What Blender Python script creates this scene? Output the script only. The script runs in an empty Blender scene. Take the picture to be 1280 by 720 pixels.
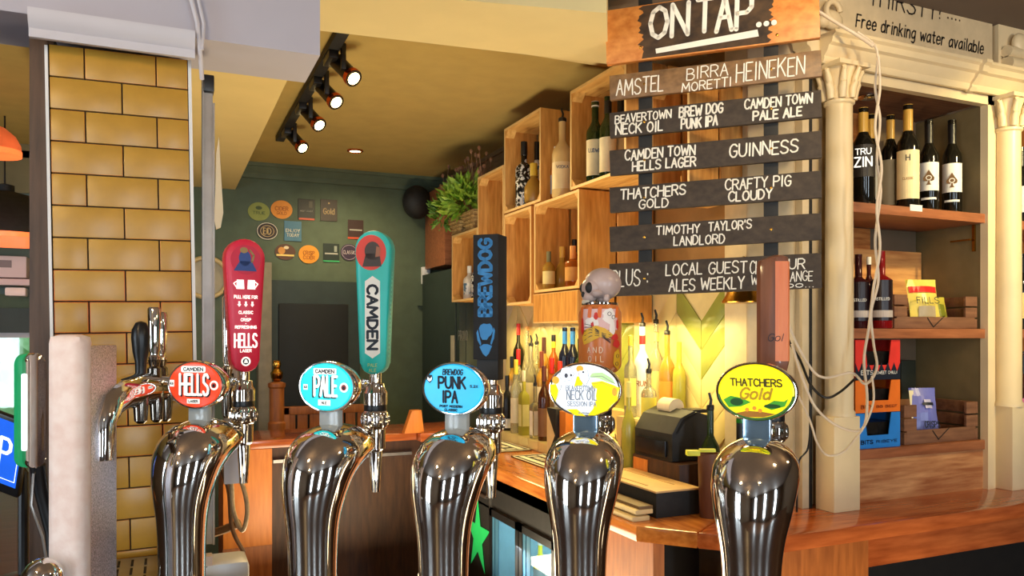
import bpy, bmesh, math, random
from math import sin, cos, pi, radians
from mathutils import Vector, Matrix

# ------------------------------------------------------------------ camera, world, lights, exposure
sc = bpy.context.scene
COL = sc.collection
FPX, EYE, YAW, HOR = 977.0, 1.55, radians(23.85), 418.0
FWD = Vector((sin(YAW), cos(YAW), 0)); RGT = Vector((cos(YAW), -sin(YAW), 0)); UP = Vector((0, 0, 1))
cam_d = bpy.data.cameras.new('camera'); cam = bpy.data.objects.new('camera', cam_d); COL.objects.link(cam)
cam.location = (0, 0, EYE); cam.rotation_euler = (pi/2, 0, -YAW)
cam_d.sensor_width = 36; cam_d.lens = FPX/1280*36; cam_d.shift_y = (HOR-360)/1280
cam_d.clip_start = .02
sc.camera = cam
vs = sc.view_settings
vs.view_transform = 'Standard'; vs.look = 'None'; vs.gamma = 1; vs.use_curve_mapping = False
vs.exposure = 0.42
sc.cycles.use_denoising = True
sc.cycles.max_bounces = 8; sc.cycles.transmission_bounces = 6; sc.cycles.caustics_reflective = False
sc.cycles.caustics_refractive = False
sc.cycles.sample_clamp_indirect = 4

world = bpy.data.worlds.new('sky'); sc.world = world; world.use_nodes = True
bg = world.node_tree.nodes['Background']; bg.inputs[0].default_value = (.80, .90, 1, 1); bg.inputs[1].default_value = 2.2

def lamp(name, kind, loc, power, col=(1, 1, 1), size=.1, size_y=None, aim=None, cone=60, blend=.5):
    d = bpy.data.lights.new(name, kind); o = bpy.data.objects.new(name, d); COL.objects.link(o)
    o.location = loc; d.energy = power; d.color = col
    if kind == 'AREA':
        d.size = size
        if size_y: d.shape = 'RECTANGLE'; d.size_y = size_y
    else: d.shadow_soft_size = size
    if kind == 'SPOT': d.spot_size = radians(cone); d.spot_blend = blend
    if aim is not None:
        o.rotation_euler = (Vector(aim)-Vector(loc)).to_track_quat('-Z', 'Y').to_euler()
    return o
DAY = (.74, .88, 1); WARM = (1, .70, .36); YEL = (1, .78, .30); SOFT = (1, .86, .66)
# daylight through the windows behind and beside the photographer
for (x, w) in ((-2.30, .34), (.12, .30), (2.62, .34)):
    lamp('window_light', 'AREA', (x, -3.85, 1.45), 42, DAY, w, 2.1, aim=(x*.6, 2, 1.4))
for y in (-.05, .62):
    lamp('window_light', 'AREA', (-3.85, y, 1.45), 22, DAY, .34, 2.1, aim=(0, y+.6, 1.4))
# ceiling lamps over the customer side of the bar
for (x, y, p) in ((-.75, .60, 12), (.25, -.35, 6), (1.35, .35, 8), (2.6, .7, 12), (-1.6, -.8, 16)):
    lamp('ceiling_bulb', 'POINT', (x, y, 2.3), p, WARM, .04)
# strip light under the crates
lamp('shelf_strip_light', 'AREA', (1.72, 3.2, 1.595), 8.5, YEL, .06, 1.9, aim=(1.72, 3.2, 0))
lamp('shelf_strip_light', 'AREA', (1.70, 2.42, 1.62), 1.3, YEL, .06, .5, aim=(1.70, 2.42, 0))
# added fill lamps, out of view, standing in for bounced light in the aisle
lamp('bounce_fill', 'AREA', (.72, 2.75, .45), 25, (1, .84, .56), .7, 1.5, aim=(.72, 2.75, 3))
lamp('bounce_fill', 'AREA', (1.75, 1.2, .25), 7, (1, .80, .50), .5, 1.2, aim=(1.85, 1.9, .9))
# warm spots on the cabinet and its pillars
lamp('cabinet_spot', 'SPOT', (2.75, .9, 2.55), 66, (1, .80, .38), .05, aim=(2.8, 1.95, 1.95), cone=62, blend=.8)
lamp('cabinet_spot', 'SPOT', (1.5, .9, 2.6), 24, (1, .76, .42), .05, aim=(1.75, 1.95, 2.3), cone=70, blend=.8)
# lamps of the room behind
lamp('far_room_bulb', 'POINT', (-1.4, 4.2, 1.9), 4, WARM, .06)

# ------------------------------------------------------------------ helpers
R = random.Random(11)
def V(*a): return Vector(a)
def ray(u, v): return FWD + RGT*((u-640)/FPX) + UP*((HOR-v)/FPX)
def P(u, v, t): return V(0, 0, EYE) + ray(u, v)*t
def PX(u, v, X): d = ray(u, v); return V(0, 0, EYE) + d*(X/d.x)
def PY(u, v, Y): d = ray(u, v); return V(0, 0, EYE) + d*(Y/d.y)
def PZ(u, v, z): d = ray(u, v); return V(0, 0, EYE) + d*((z-EYE)/d.z)
def camxy(x, z): return RGT*x + FWD*z

class MB:
    """collects shapes; becomes ONE mesh object"""
    def __init__(s): s.bm = bmesh.new(); s.mi = 0
    def _f(s, fs):
        for f in fs: f.material_index = s.mi
        return fs
    def poly(s, pts):
        f = s.bm.faces.new([s.bm.verts.new(p) for p in pts]); s._f([f]); return f
    def hexa(s, p, bev=0):
        """8 points: bottom 4 then top 4"""
        vs = [s.bm.verts.new(q) for q in p]
        fs = [s.bm.faces.new([vs[i] for i in q]) for q in ((3,2,1,0),(4,5,6,7),(0,1,5,4),(1,2,6,5),(2,3,7,6),(3,0,4,7))]
        if bev:
            es = list({e for f in fs for e in f.edges})
            r = bmesh.ops.bevel(s.bm, geom=es, offset=bev, segments=2, affect='EDGES', profile=.6)
            fs = [f for v in vs if v.is_valid for f in v.link_faces] + r['faces']
            s._f(r['faces'])
        s._f([f for f in fs if f.is_valid]); return s
    def box(s, lo, hi, bev=0):
        (a, b, c), (d, e, f) = lo, hi
        a, d = min(a, d), max(a, d); b, e = min(b, e), max(b, e); c, f = min(c, f), max(c, f)
        return s.hexa([(a,b,c),(d,b,c),(d,e,c),(a,e,c),(a,b,f),(d,b,f),(d,e,f),(a,e,f)], bev)
    def obox(s, c, ux, uy, uz, sx, sy, sz, bev=0):
        c = Vector(c); ux, uy, uz = Vector(ux).normalized()*sx/2, Vector(uy).normalized()*sy/2, Vector(uz).normalized()*sz/2
        return s.hexa([c-ux-uy-uz, c+ux-uy-uz, c+ux+uy-uz, c-ux+uy-uz, c-ux-uy+uz, c+ux-uy+uz, c+ux+uy+uz, c-ux+uy+uz], bev)
    def prism(s, pts, o, ux, uy, ext, bev=0):
        o, ux, uy, ext = Vector(o), Vector(ux), Vector(uy), Vector(ext)
        a = [s.bm.verts.new(o+ux*p[0]+uy*p[1]) for p in pts]; b = [s.bm.verts.new(v.co+ext) for v in a]
        n = len(pts); fs = [s.bm.faces.new(a[::-1]), s.bm.faces.new(b)]
        for i in range(n): fs.append(s.bm.faces.new((a[i], a[(i+1) % n], b[(i+1) % n], b[i])))
        s._f(fs)
        if bev:
            es = list({e for f in fs[:2] for e in f.edges})
            r = bmesh.ops.bevel(s.bm, geom=es, offset=bev, segments=2, affect='EDGES', profile=.6); s._f(r['faces'])
        return s
    def rings(s, rings, cap0=True, cap1=True):
        rv = [[s.bm.verts.new(p) for p in r] for r in rings]; fs = []
        n = len(rv[0])
        for a, b in zip(rv, rv[1:]):
            for i in range(n): fs.append(s.bm.faces.new((a[i], a[(i+1) % n], b[(i+1) % n], b[i])))
        if cap0: fs.append(s.bm.faces.new(rv[0][::-1]))
        if cap1: fs.append(s.bm.faces.new(rv[-1]))
        s._f(fs); return s
    def lathe(s, prof, o=(0, 0, 0), axis=(0, 0, 1), seg=20, sx=1, sy=1, rot=0):
        ax = Vector(axis).normalized(); q = V(0, 0, 1).rotation_difference(ax); o = Vector(o)
        prof = [(max(r, 1e-4), z) for r, z in prof]
        return s.rings([[o + q @ V(r*sx*cos(2*pi*i/seg+rot), r*sy*sin(2*pi*i/seg+rot), z) for i in range(seg)] for r, z in prof])
    def tube(s, path, r, seg=10, sx=1.0):
        path = [Vector(p) for p in path]; n = len(path)
        rr = r if isinstance(r, (list, tuple)) else [r]*n
        up = V(0, 0, 1); out = []; prev = None
        for i, p in enumerate(path):
            t = (path[min(i+1, n-1)]-path[max(i-1, 0)]).normalized()
            a = prev if prev is not None else (V(1, 0, 0) if abs(t.dot(up)) > .9 else up.cross(t))
            a = (a-t*a.dot(t)).normalized(); b = t.cross(a); prev = a
            out.append([p+a*cos(2*pi*k/seg)*rr[i]*sx+b*sin(2*pi*k/seg)*rr[i] for k in range(seg)])
        return s.rings(out)
    def ball(s, c, rx, ry=None, rz=None, seg=16, rings=10):
        ry = rx if ry is None else ry; rz = rx if rz is None else rz
        prof = []
        for i in range(rings+1):
            a = -pi/2+pi*i/rings; prof.append((max(cos(a), .001), sin(a)))
        c = Vector(c)
        return s.rings([[c+V(r*rx*cos(2*pi*k/seg), r*ry*sin(2*pi*k/seg), z*rz) for k in range(seg)] for r, z in prof])
    def disc(s, c, ux, uy, a, b, seg=28):
        c, ux, uy = Vector(c), Vector(ux), Vector(uy)
        return s.poly([c+ux*a*cos(2*pi*i/seg)+uy*b*sin(2*pi*i/seg) for i in range(seg)])
    def ribbon(s, pts, w, nrm, roundness=True):
        """painted stroke on a plane"""
        nrm = Vector(nrm).normalized(); pts = [Vector(p) for p in pts]
        for a, b in zip(pts, pts[1:]):
            d = b-a
            if d.length < 1e-6: continue
            sd = nrm.cross(d.normalized())*w/2
            s.poly([a-sd, b-sd, b+sd, a+sd])
        if roundness:
            for p in pts:
                t = (pts[1]-pts[0]).normalized() if (pts[1]-pts[0]).length > 1e-6 else V(0, 0, 1)
                sd = nrm.cross(t)
                s.poly([p+(t*cos(2*pi*k/8)+sd*sin(2*pi*k/8))*w/2 for k in range(8)])
        return s
    def text(s, txt, o, ux, uy, h, width, w=None, slant=0, jit=0, gap=.22):
        """single-stroke lettering: o is the lower left corner; txt is fitted to width"""
        ux, uy = Vector(ux).normalized(), Vector(uy).normalized(); o = Vector(o)
        adv, gl = 0, []
        for ch in txt:
            if ch == ' ': adv += .55; continue
            g = GLYPH.get(ch) or GLYPH.get(ch.upper())
            if not g: continue
            cw = CW.get(ch, .72); gl.append((adv, cw, g)); adv += cw+gap
        adv = max(adv-gap, .1); k = width/adv; w = w or h*.13; n = ux.cross(uy)
        for x0, cw, g in gl:
            dy = R.uniform(-jit, jit)*h; dz = R.uniform(-jit, jit)*.6
            for st in g:
                pts = []
                for (x, y) in st:
                    X = (x0+x/10*cw)*k; Y = y/10*h*(1+dz)+dy
                    pts.append(o+ux*(X+slant*Y)+uy*Y)
                s.ribbon(pts, w, n)
        return s

GLYPH = {}
def _g(src):
    for line in src.strip().split('\n'):
        ch, body = line[0], line[2:]
        GLYPH[ch] = [[tuple(float(c) for c in p.split(',')) for p in st.split()] for st in body.split('|')]
_g('''A:0,0 5,10 10,0|2,4 8,4
B:0,0 0,10 6,10 9,8.6 9,6.8 6,5.4 0,5.4|6,5.4 10,4 10,1.6 7,0 0,0
C:10,8.4 7.5,10 4,10 1,8 0,5 1,2 4,0 7.5,0 10,1.6
D:0,0 0,10 5,10 8.5,8 10,5 8.5,2 5,0 0,0
E:10,10 0,10 0,0 10,0|0,5.2 8,5.2
F:10,10 0,10 0,0|0,5.2 8,5.2
G:10,8.4 7.5,10 4,10 1,8 0,5 1,2 4,0 7.5,0 10,2 10,4.6 6,4.6
H:0,0 0,10|10,0 10,10|0,5.2 10,5.2
I:5,0 5,10
J:9,10 9,2.6 7,.2 3.5,0 .5,1.8
K:0,0 0,10|9.5,10 0,4.6|3,6.2 10,0
L:0,10 0,0 9,0
M:0,0 1,10 5,3 9,10 10,0
N:0,0 0,10 10,0 10,10
O:5,10 1.5,8.6 0,5 1.5,1.4 5,0 8.5,1.4 10,5 8.5,8.6 5,10
P:0,0 0,10 6.5,10 9.5,8.5 9.5,6 6.5,4.6 0,4.6
R:0,0 0,10 6.5,10 9.5,8.5 9.5,6.4 6.5,5 0,5|5,5 10,0
S:9.5,8.6 7,10 3,10 .5,8.4 .8,6.2 4,5.2 7.5,4.4 9.8,2.8 8.8,.8 6,0 2.5,0 0,1.5
T:0,10 10,10|5,10 5,0
U:0,10 0,3 2,.6 5,0 8,.6 10,3 10,10
V:0,10 5,0 10,10
W:0,10 2.2,0 5,7 7.8,0 10,10
Y:0,10 5,5 10,10|5,5 5,0
Z:0,10 10,10 0,0 10,0
?:0,8 2,10 7,10 9.5,8 9,6 5.5,4.2 5.2,2.6|5,.2 5,0
.:5,.4 5,0
::5,7 5,6.4|5,2.4 5,1.8
':5,10 4.4,7.6
%:1,0 9,10|1.5,9.8 2.5,8 .8,8 1.5,9.8|8.5,2 9.4,.4 7.6,.4 8.5,2
-:1,5 9,5
5:9,10 1.5,10 1,5.8 6,6 9.5,4 9,1.2 5,0 .5,1
2:.5,8 2.5,10 7,10 9.2,8 8,5.2 0,0 10,0
4:7,0 7,10 0,3 10,3
6:8.6,9.4 4,9 .6,5 .8,1.6 4.5,0 8.6,1 9.4,3.6 6.5,5.6 1,4.2
0:5,10 1.5,8.6 0,5 1.5,1.4 5,0 8.5,1.4 10,5 8.5,8.6 5,10
a:9,6 5,6.8 1,5 0,2.6 1.5,.2 5,.2 9,3|9,6.8 9,.8 10,0
b:0,10 0,0|0,4.6 4,6.8 8.5,6 10,3.4 8,.4 4,0 0,1.6
d:9.5,10 9.5,0|9.5,5 5,6.8 1,5.6 0,3 1.5,.4 5,0 9.5,2
e:.4,3.4 9.6,3.6 8.6,6 5,7 1.2,5.6 0,3 2,.4 6,0 9.5,1.2
f:9,9.4 6.5,10 4.5,8.6 4.3,0|1,6.4 8,6.4
g:9,6 5,7 1,5.4 0,3 2,.6 5.5,.6 9,3|9.2,6.8 9,-1.6 6,-3.4 1.5,-2.6
i:5,6.8 5,0|5,9.2 5,9.6
k:0,10 0,0|8,6.6 0,2.8|3,4 9,0
l:5,10 5,0
n:0,6.8 0,0|0,4.6 3.5,6.8 7.5,6.4 9,4.6 9,0
o:5,6.8 1.5,6 0,3.4 1.5,.8 5,0 8.5,.8 10,3.4 8.5,6 5,6.8
r:0,6.8 .4,0|.2,4.4 4,6.8 8,6.4
s:8.5,5.8 4.5,6.8 1,5.4 4.5,3.6 9,1.8 5,0 .5,.8
t:4.5,9.6 4.5,1.6 6.5,0 9,.8|0,6.6 9,6.6
v:0,6.8 4.5,0 9,6.8
w:0,6.8 2.5,0 5,5.4 7.5,0 10,6.8''')
CW = {'I': .22, 'M': .95, 'W': 1.0, '.': .16, ':': .2, "'": .15, 'i': .16, 'l': .16, 'f': .45, 't': .5, 'r': .5, 'L': .6, 'E': .6, 'F': .58,
      'a': .62, 'b': .6, 'd': .6, 'e': .6, 'g': .6, 'k': .58, 'n': .58, 'o': .62, 's': .52, 'v': .58, 'w': .85, 'O': .78, '-': .4}

LIVE = {}
def part(name, mb, mats, parent=None, local=False, smooth=35, label=None, stuff=False):
    bm = mb.bm
    bmesh.ops.recalc_face_normals(bm, faces=bm.faces)
    if parent is not None and not local: bm.transform(LIVE[parent.name].inverted())
    me = bpy.data.meshes.new(name); bm.to_mesh(me); bm.free()
    for m in (mats if isinstance(mats, (list, tuple)) else [mats]): me.materials.append(m)
    if smooth:
        me.polygons.foreach_set('use_smooth', [True]*len(me.polygons))
        me.set_sharp_from_angle(angle=radians(smooth))
    o = bpy.data.objects.new(name, me); COL.objects.link(o)
    if parent is not None:
        o.parent = parent; LIVE[o.name] = LIVE[parent.name]
    else: LIVE[o.name] = Matrix.Identity(4)
    if label: o['label'] = label
    if stuff: o['kind'] = 'stuff'
    return o
def thing(name, label, cat, loc=(0, 0, 0), rz=0, group=None, rx=0, ry=0):
    o = bpy.data.objects.new(name, None); COL.objects.link(o); o.empty_display_size = .02
    o.location = loc; o.rotation_euler = (rx, ry, rz)
    o['label'] = label; o['category'] = cat
    if group: o['group'] = group
    LIVE[o.name] = Matrix.Translation(Vector(loc)) @ o.rotation_euler.to_matrix().to_4x4()
    return o
def tag(o, label, cat, group=None):
    o['label'] = label; o['category'] = cat
    if group: o['group'] = group
    return o
def struct(name, mb, mats, smooth=35, label=None, parent=None):
    o = part(name, mb, mats, parent=parent, smooth=smooth)
    if parent is None: o['kind'] = 'structure'
    if label: o['label'] = label
    return o
def single(name, mb, mats, label, cat, loc, group=None, smooth=35):
    """a thing that is one mesh, its origin moved to loc"""
    mb.bm.transform(Matrix.Translation(-Vector(loc)))
    o = part(name, mb, mats, smooth=smooth); o.location = loc
    return tag(o, label, cat, group)

# ------------------------------------------------------------------ materials
def lin(c):
    return tuple(((x/255)/12.92 if x/255 <= .04045 else ((x/255+.055)/1.055)**2.4) for x in c)
def mat(name, c, rough=.5, metal=0, var=.10, scale=18, bump=0, emit=0, trans=0, ior=1.45, coat=0, spec=.5, c2=None, stretch=None, lo=.35, hi=.65, bscale=None):
    m = bpy.data.materials.new(name); m.use_nodes = True; nt = m.node_tree; b = nt.nodes['Principled BSDF']
    a = lin(c)
    b.inputs['Roughness'].default_value = rough; b.inputs['Metallic'].default_value = metal
    b.inputs['IOR'].default_value = ior; b.inputs['Specular IOR Level'].default_value = spec
    if trans: b.inputs['Transmission Weight'].default_value = trans
    if coat: b.inputs['Coat Weight'].default_value = coat; b.inputs['Coat Roughness'].default_value = .08
    tc = nt.nodes.new('ShaderNodeTexCoord'); mp = nt.nodes.new('ShaderNodeMapping')
    if stretch: mp.inputs['Scale'].default_value = stretch
    nz = nt.nodes.new('ShaderNodeTexNoise'); nz.inputs['Scale'].default_value = scale; nz.inputs['Detail'].default_value = 5
    rp = nt.nodes.new('ShaderNodeValToRGB')
    nt.links.new(tc.outputs['Object'], mp.inputs[0]); nt.links.new(mp.outputs[0], nz.inputs['Vector']); nt.links.new(nz.outputs[0], rp.inputs[0])
    d = lin(c2) if c2 else tuple(min(1, x*(1+var)) for x in a)
    e = a if c2 else tuple(x*(1-var) for x in a)
    rp.color_ramp.elements[0].position = lo; rp.color_ramp.elements[1].position = hi
    rp.color_ramp.elements[0].color = (*e, 1); rp.color_ramp.elements[1].color = (*d, 1)
    nt.links.new(rp.outputs[0], b.inputs['Base Color'])
    if emit:
        nt.links.new(rp.outputs[0], b.inputs['Emission Color']); b.inputs['Emission Strength'].default_value = emit
    if bump:
        bp = nt.nodes.new('ShaderNodeBump'); bp.inputs['Strength'].default_value = bump; bp.inputs['Distance'].default_value = .004
        src = nz
        if bscale:
            src = nt.nodes.new('ShaderNodeTexNoise'); src.inputs['Scale'].default_value = bscale; src.inputs['Detail'].default_value = 4
            nt.links.new(mp.outputs[0], src.inputs['Vector'])
        nt.links.new(src.outputs[0], bp.inputs['Height']); nt.links.new(bp.outputs[0], b.inputs['Normal'])
    return m
def wood(name, c1, c2, along='X', rough=.45, scale=7, coat=0, bump=.15):
    st = {'X': (.12, 1, 1), 'Y': (1, .12, 1), 'Z': (1, 1, .12)}[along]
    return mat(name, c1, rough, c2=c2, stretch=tuple(9*x for x in st), scale=scale, bump=bump, coat=coat, lo=.3, hi=.72)

M = {}
M['chrome'] = mat('chrome', (226, 222, 216), .07, 1, var=.02)
M['chrome_worn'] = mat('chrome_worn', (200, 190, 178), .16, 1, var=.06, scale=60)
M['dark_chrome'] = mat('dark_chrome', (120, 112, 104), .15, 1, var=.05)
M['conduit'] = mat('conduit_steel', (150, 140, 130), .42, .7, var=.08, scale=20)
M['steel'] = mat('steel', (190, 186, 180), .28, 1, var=.06, scale=30)
M['black'] = mat('black_plastic', (22, 21, 22), .35, var=.15)
M['matt_black'] = mat('matt_black', (30, 29, 28), .6, var=.2, scale=40)
M['dark'] = mat('dark_recess', (24, 19, 16), .7, var=.2)
M['white_paint'] = mat('white_paint', (205, 200, 205), .55, var=.03, scale=6)
M['white'] = mat('white_gloss', (235, 232, 228), .35, var=.02)
M['paint_lettering'] = mat('paint_lettering', (245, 240, 228), .6, var=.03, scale=50)
M['ink'] = mat('ink', (28, 24, 24), .5, var=.05)
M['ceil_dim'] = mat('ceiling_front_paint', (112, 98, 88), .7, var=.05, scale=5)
M['ceil_white'] = mat('ceiling_white', (186, 180, 188), .75, var=.03, scale=5, bump=.05)
M['ceil_cream'] = mat('ceiling_cream', (228, 208, 150), .75, var=.03, scale=5)
M['ceil_olive'] = mat('ceiling_olive', (186, 160, 92), .75, var=.05, scale=9)
M['wall_green'] = mat('wall_green', (88, 100, 78), .7, var=.08, scale=12)
M['wall_teal'] = mat('wall_dark_green', (46, 58, 52), .5, var=.08, scale=12)
M['wall_olive'] = mat('wall_olive', (128, 118, 84), .7, var=.06, scale=8)
M['wall_brown'] = mat('wall_brown', (104, 84, 62), .7, var=.08, scale=6)
M['cream'] = mat('cream_gloss_paint', (226, 206, 166), .38, var=.04, scale=8)
M['cream_old'] = mat('cream_old_paint', (208, 188, 152), .45, var=.08, scale=14, bump=.05)
M['tile_cream'] = mat('tile_cream', (226, 208, 146), .22, var=.06, scale=8, bump=.12)
M['tile_green'] = mat('tile_green', (146, 152, 74), .2, var=.10, scale=10, bump=.12)
M['grout'] = mat('grout', (58, 44, 26), .8, var=.15, scale=60)
M['grout_pale'] = mat('grout_pale', (222, 204, 150), .7, var=.05)
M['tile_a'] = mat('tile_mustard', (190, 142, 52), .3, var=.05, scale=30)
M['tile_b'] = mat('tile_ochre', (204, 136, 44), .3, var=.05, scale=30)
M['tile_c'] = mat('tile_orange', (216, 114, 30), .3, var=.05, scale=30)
M['counter'] = wood('counter_wood', (150, 72, 34), (196, 106, 54), 'X', .16, 6, coat=.5, bump=.03)
M['counter_y'] = wood('counter_wood_side', (170, 92, 38), (216, 136, 62), 'Y', .18, 6, coat=.5, bump=.03)
M['panel'] = wood('panel_wood', (150, 84, 36), (188, 112, 52), 'Z', .45)
M['panel_orange'] = wood('panel_orange', (204, 116, 44), (222, 136, 58), 'Z', .4)
M['panel_dark'] = wood('panel_dark', (62, 38, 24), (88, 56, 34), 'Z', .5)
M['post'] = wood('post_wood', (70, 50, 36), (98, 70, 50), 'Z', .5)
M['pine'] = wood('pine_plank', (176, 116, 66), (222, 168, 104), 'X', .45, 5)
M['shelf'] = wood('shelf_wood', (132, 78, 48), (170, 106, 68), 'X', .45)
M['crate'] = wood('crate_wood', (186, 122, 52), (226, 166, 84), 'Z', .55)
M['crate_h'] = wood('crate_wood_edge', (206, 150, 76), (238, 190, 112), 'Y', .55)
M['crate_dark'] = wood('crate_dark_wood', (104, 68, 48), (140, 98, 70), 'X', .6)
M['copper'] = mat('copper', (226, 110, 62), .25, 1, var=.05)
M['brass'] = mat('brass', (196, 146, 60), .22, 1, var=.08)
M['glass_clear'] = mat('clear_glass', (228, 226, 196), .05, trans=.72, var=.01)
M['glass_green'] = mat('green_glass', (52, 74, 34), .06, trans=.55, var=.05)
M['glass_dark'] = mat('dark_bottle_glass', (22, 20, 14), .08, var=.1)
M['glass_amber'] = mat('amber_glass', (176, 92, 26), .06, trans=.35, var=.05)
M['glass_gold'] = mat('gold_glass', (206, 158, 66), .05, trans=.4, var=.03)
M['glass_lime'] = mat('lime_glass', (200, 196, 80), .15, trans=.4, var=.05)
M['glass_brown'] = mat('brown_bottle_glass', (74, 34, 18), .07, trans=.3, var=.1)
M['glass_pane'] = mat('pane_glass', (236, 246, 246), .02, trans=1, var=.0)
def flat(c, rough=.5, emit=0, **k):
    key = ('f', c, rough, emit)
    if key not in M: M[key] = mat('colour_%02x%02x%02x' % c, c, rough, var=.06, emit=emit, **k)
    return M[key]
# ------------------------------------------------------------------ the room
YB, XW, ZC, ZN = 5.25, 1.87, 2.64, 2.70
mb = MB(); mb.box((-5, -4.1, -.05), (5.1, 6, 0)); struct('floor', mb, wood('floor_boards', (84, 56, 38), (112, 78, 52), 'Y', .4))
mb = MB(); mb.box((-5, 2.42, ZC), (XW+.2, YB+.1, ZC+.1)); struct('ceiling_back', mb, M['ceil_olive'])
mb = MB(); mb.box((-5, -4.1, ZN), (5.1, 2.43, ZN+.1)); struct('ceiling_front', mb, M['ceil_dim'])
# far wall with a window opening on the left
mb = MB()
mb.box((-.66, YB, 0), (XW+.2, YB+.12, ZC)); mb.box((-5, YB, 0), (-2.3, YB+.12, ZC))
mb.box((-2.3, YB, 0), (-.66, YB+.12, .86)); mb.box((-2.3, YB, 1.57), (-.66, YB+.12, ZC))
struct('wall_back', mb, M['wall_green'])
mb = MB(); mb.box((-5, YB-.03, 2.36), (-.35, YB-.005, ZC)); struct('trim_10', mb, M['wall_olive'])
# left and rear walls with their windows
mb = MB()
mb.box((-4.1, -4.1, 0), (-4, YB, .38)); mb.box((-4.1, -4.1, 2.52), (-4, YB, ZN)); mb.box((-4.1, -4.1, .38), (-4, -.24, 2.52)); mb.box((-4.1, .81, .38), (-4, YB, 2.52)); mb.box((-4.1, .14, .38), (-4, .43, 2.52))
struct('wall_left', mb, M['wall_brown'])
mb = MB()
mb.box((-4.1, -4.1, 0), (5.1, -4, .38)); mb.box((-4.1, -4.1, 2.52), (5.1, -4, ZN))
for a, b in ((-4.1, -2.5), (-2.1, -.06), (.30, 2.42), (2.82, 5.1)): mb.box((a, -4.1, .38), (b, -4, 2.52))
struct('wall_front', mb, M['wall_brown'])
mb = MB(); mb.box((5, -4.1, 0), (5.1, 2.3, ZN)); struct('wall_right', mb, M['wall_brown'])
# partition carrying the crates (its end is chamfered) and the cabinet
mb = MB()
mb.box((XW, 2.245, 0), (5, YB, ZN)); struct('wall_partition', mb, M['cream_old'], smooth=0)
mb = MB(); mb.prism([(1.822, 2.244), (1.822, 2.13), (1.905, 1.985), (2.06, 1.985), (2.06, 2.244)], (0, 0, .981), (1, 0, 0), (0, 1, 0), (0, 0, ZN-.981)); struct('wall_chamfer', mb, M['cream_old'], smooth=0)
# plaster above the tiles on the crate wall
mb = MB(); mb.box((XW-.006, 2.26, 1.74), (XW-.001, YB, ZC)); struct('trim_11', mb, mat('plaster_brown', (150, 112, 66), .7, var=.1, scale=9))
# soffits and beams
mb = MB(); mb.prism([(.338, 2.18), (1.19, 2.0), (1.42, 2.375), (.338, 2.49)], (0, 0, 2.50), (1, 0, 0), (0, 1, 0), (0, 0, ZN-2.502)); mb.box((1.2, 2.40, 2.60), (XW, 2.66, ZN-.002)); struct('trim_1', mb, M['ceil_cream'])
mb = MB(); mb.box((-.4, 2.60, 2.47), (.40, YB, ZC+.02)); struct('trim_2', mb, mat('beam_cream', (226, 200, 132), .75, var=.03, scale=5))
mb = MB(); mb.box((-1.7, 1.89, 2.215), (.335, 2.11, ZN)); struct('trim_3', mb, M['ceil_white'])
mb = MB()
prof = [(0, 0), (.012, 0), (.012, .018), (.022, .028), (.030, .045), (.030, .055), (0, .055)]
mb.prism([(-a, b) for a, b in prof], (-.26, 1.889, 2.165), (0, 1, 0), (0, 0, 1), (.318, 0, 0)); struct('trim_4', mb, M['white_paint'])
# cornice of the crate wall
mb = MB(); prof = [(0, 0), (.02, 0), (.03, .02), (.03, .03), (.06, .07), (.075, .07), (.085, .09), (0, .09)]
mb.prism([(-a, b) for a, b in prof], (XW, 2.66, ZC-.09), (1, 0, 0), (0, 0, 1), (0, YB-2.66, 0)); struct('trim_5', mb, wood('cornice_brown', (112, 88, 58), (140, 112, 76), 'Y', .6))
mb = MB(); mb.prism([(-a, b) for a, b in prof], (.40, YB, ZC-.09), (0, 1, 0), (0, 0, 1), (XW-.40, 0, 0)); struct('trim_6', mb, M['wall_green'])
# dark doorway in the far wall
mb = MB(); mb.box((.58, YB-.03, 0), (1.19, YB-.002, 1.90)); d = struct('door_1', mb, M['wall_teal'])
mb = MB(); mb.box((.66, YB-.045, .1), (1.11, YB-.029, 1.75), .008); part('door_panel', mb, mat('door_black', (18, 21, 20), .6, var=.1), d)
mb = MB(); mb.box((1.19, YB-.05, 0), (XW-.16, YB-.002, .82)); struct('baseboard_back', mb, M['wall_teal'])
mb = MB(); mb.box((1.60, YB-.02, 1.74), (XW-.01, YB-.002, 1.75)); struct('trim_12', mb, M['wall_teal'])
# window in the far wall and the greenery outside
w = MB()
for a, b in (((-2.3, YB, .86), (-.66, YB+.1, .90)), ((-2.3, YB, 1.53), (-.66, YB+.1, 1.57)), ((-.70, YB, .9), (-.66, YB+.1, 1.53)), ((-2.3, YB, .9), (-2.26, YB+.1, 1.53)), ((-1.36, YB+.02, .9), (-1.33, YB+.08, 1.53))): w.box(a, b)
win = struct('window_1', w, M['white_paint'])
w = MB(); w.box((-2.26, YB+.045, .9), (-.70, YB+.05, 1.53)); part('pane', w, M['glass_pane'], win)
w = MB(); w.box((-2.4, YB-.04, 1.56), (-.6, YB-.01, 1.70)); b_ = single('window_blind', w, M['wall_teal'], 'dark rolled blind along the top of the bright window', 'blind', (-1.5, YB-.03, 1.57))
h = MB(); rr = random.Random(4)
for i in range(420):
    c = V(rr.uniform(-3.2, -.1), rr.uniform(6.6, 7.2), rr.uniform(.2, 2.4)); s_ = rr.uniform(.06, .14)
    a = rr.uniform(0, pi); n = V(rr.uniform(-.5, .5), -1, rr.uniform(-.2, .8)).normalized(); t = n.cross(UP).normalized(); u_ = n.cross(t)
    tt = t*cos(a)+u_*sin(a); uu = u_*cos(a)-t*sin(a)
    h.poly([c-tt*s_, c-uu*s_*.45, c+tt*s_, c+uu*s_*.45])
h.box((-3.4, 7.2, 0), (0, 7.4, 2.6))
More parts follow.
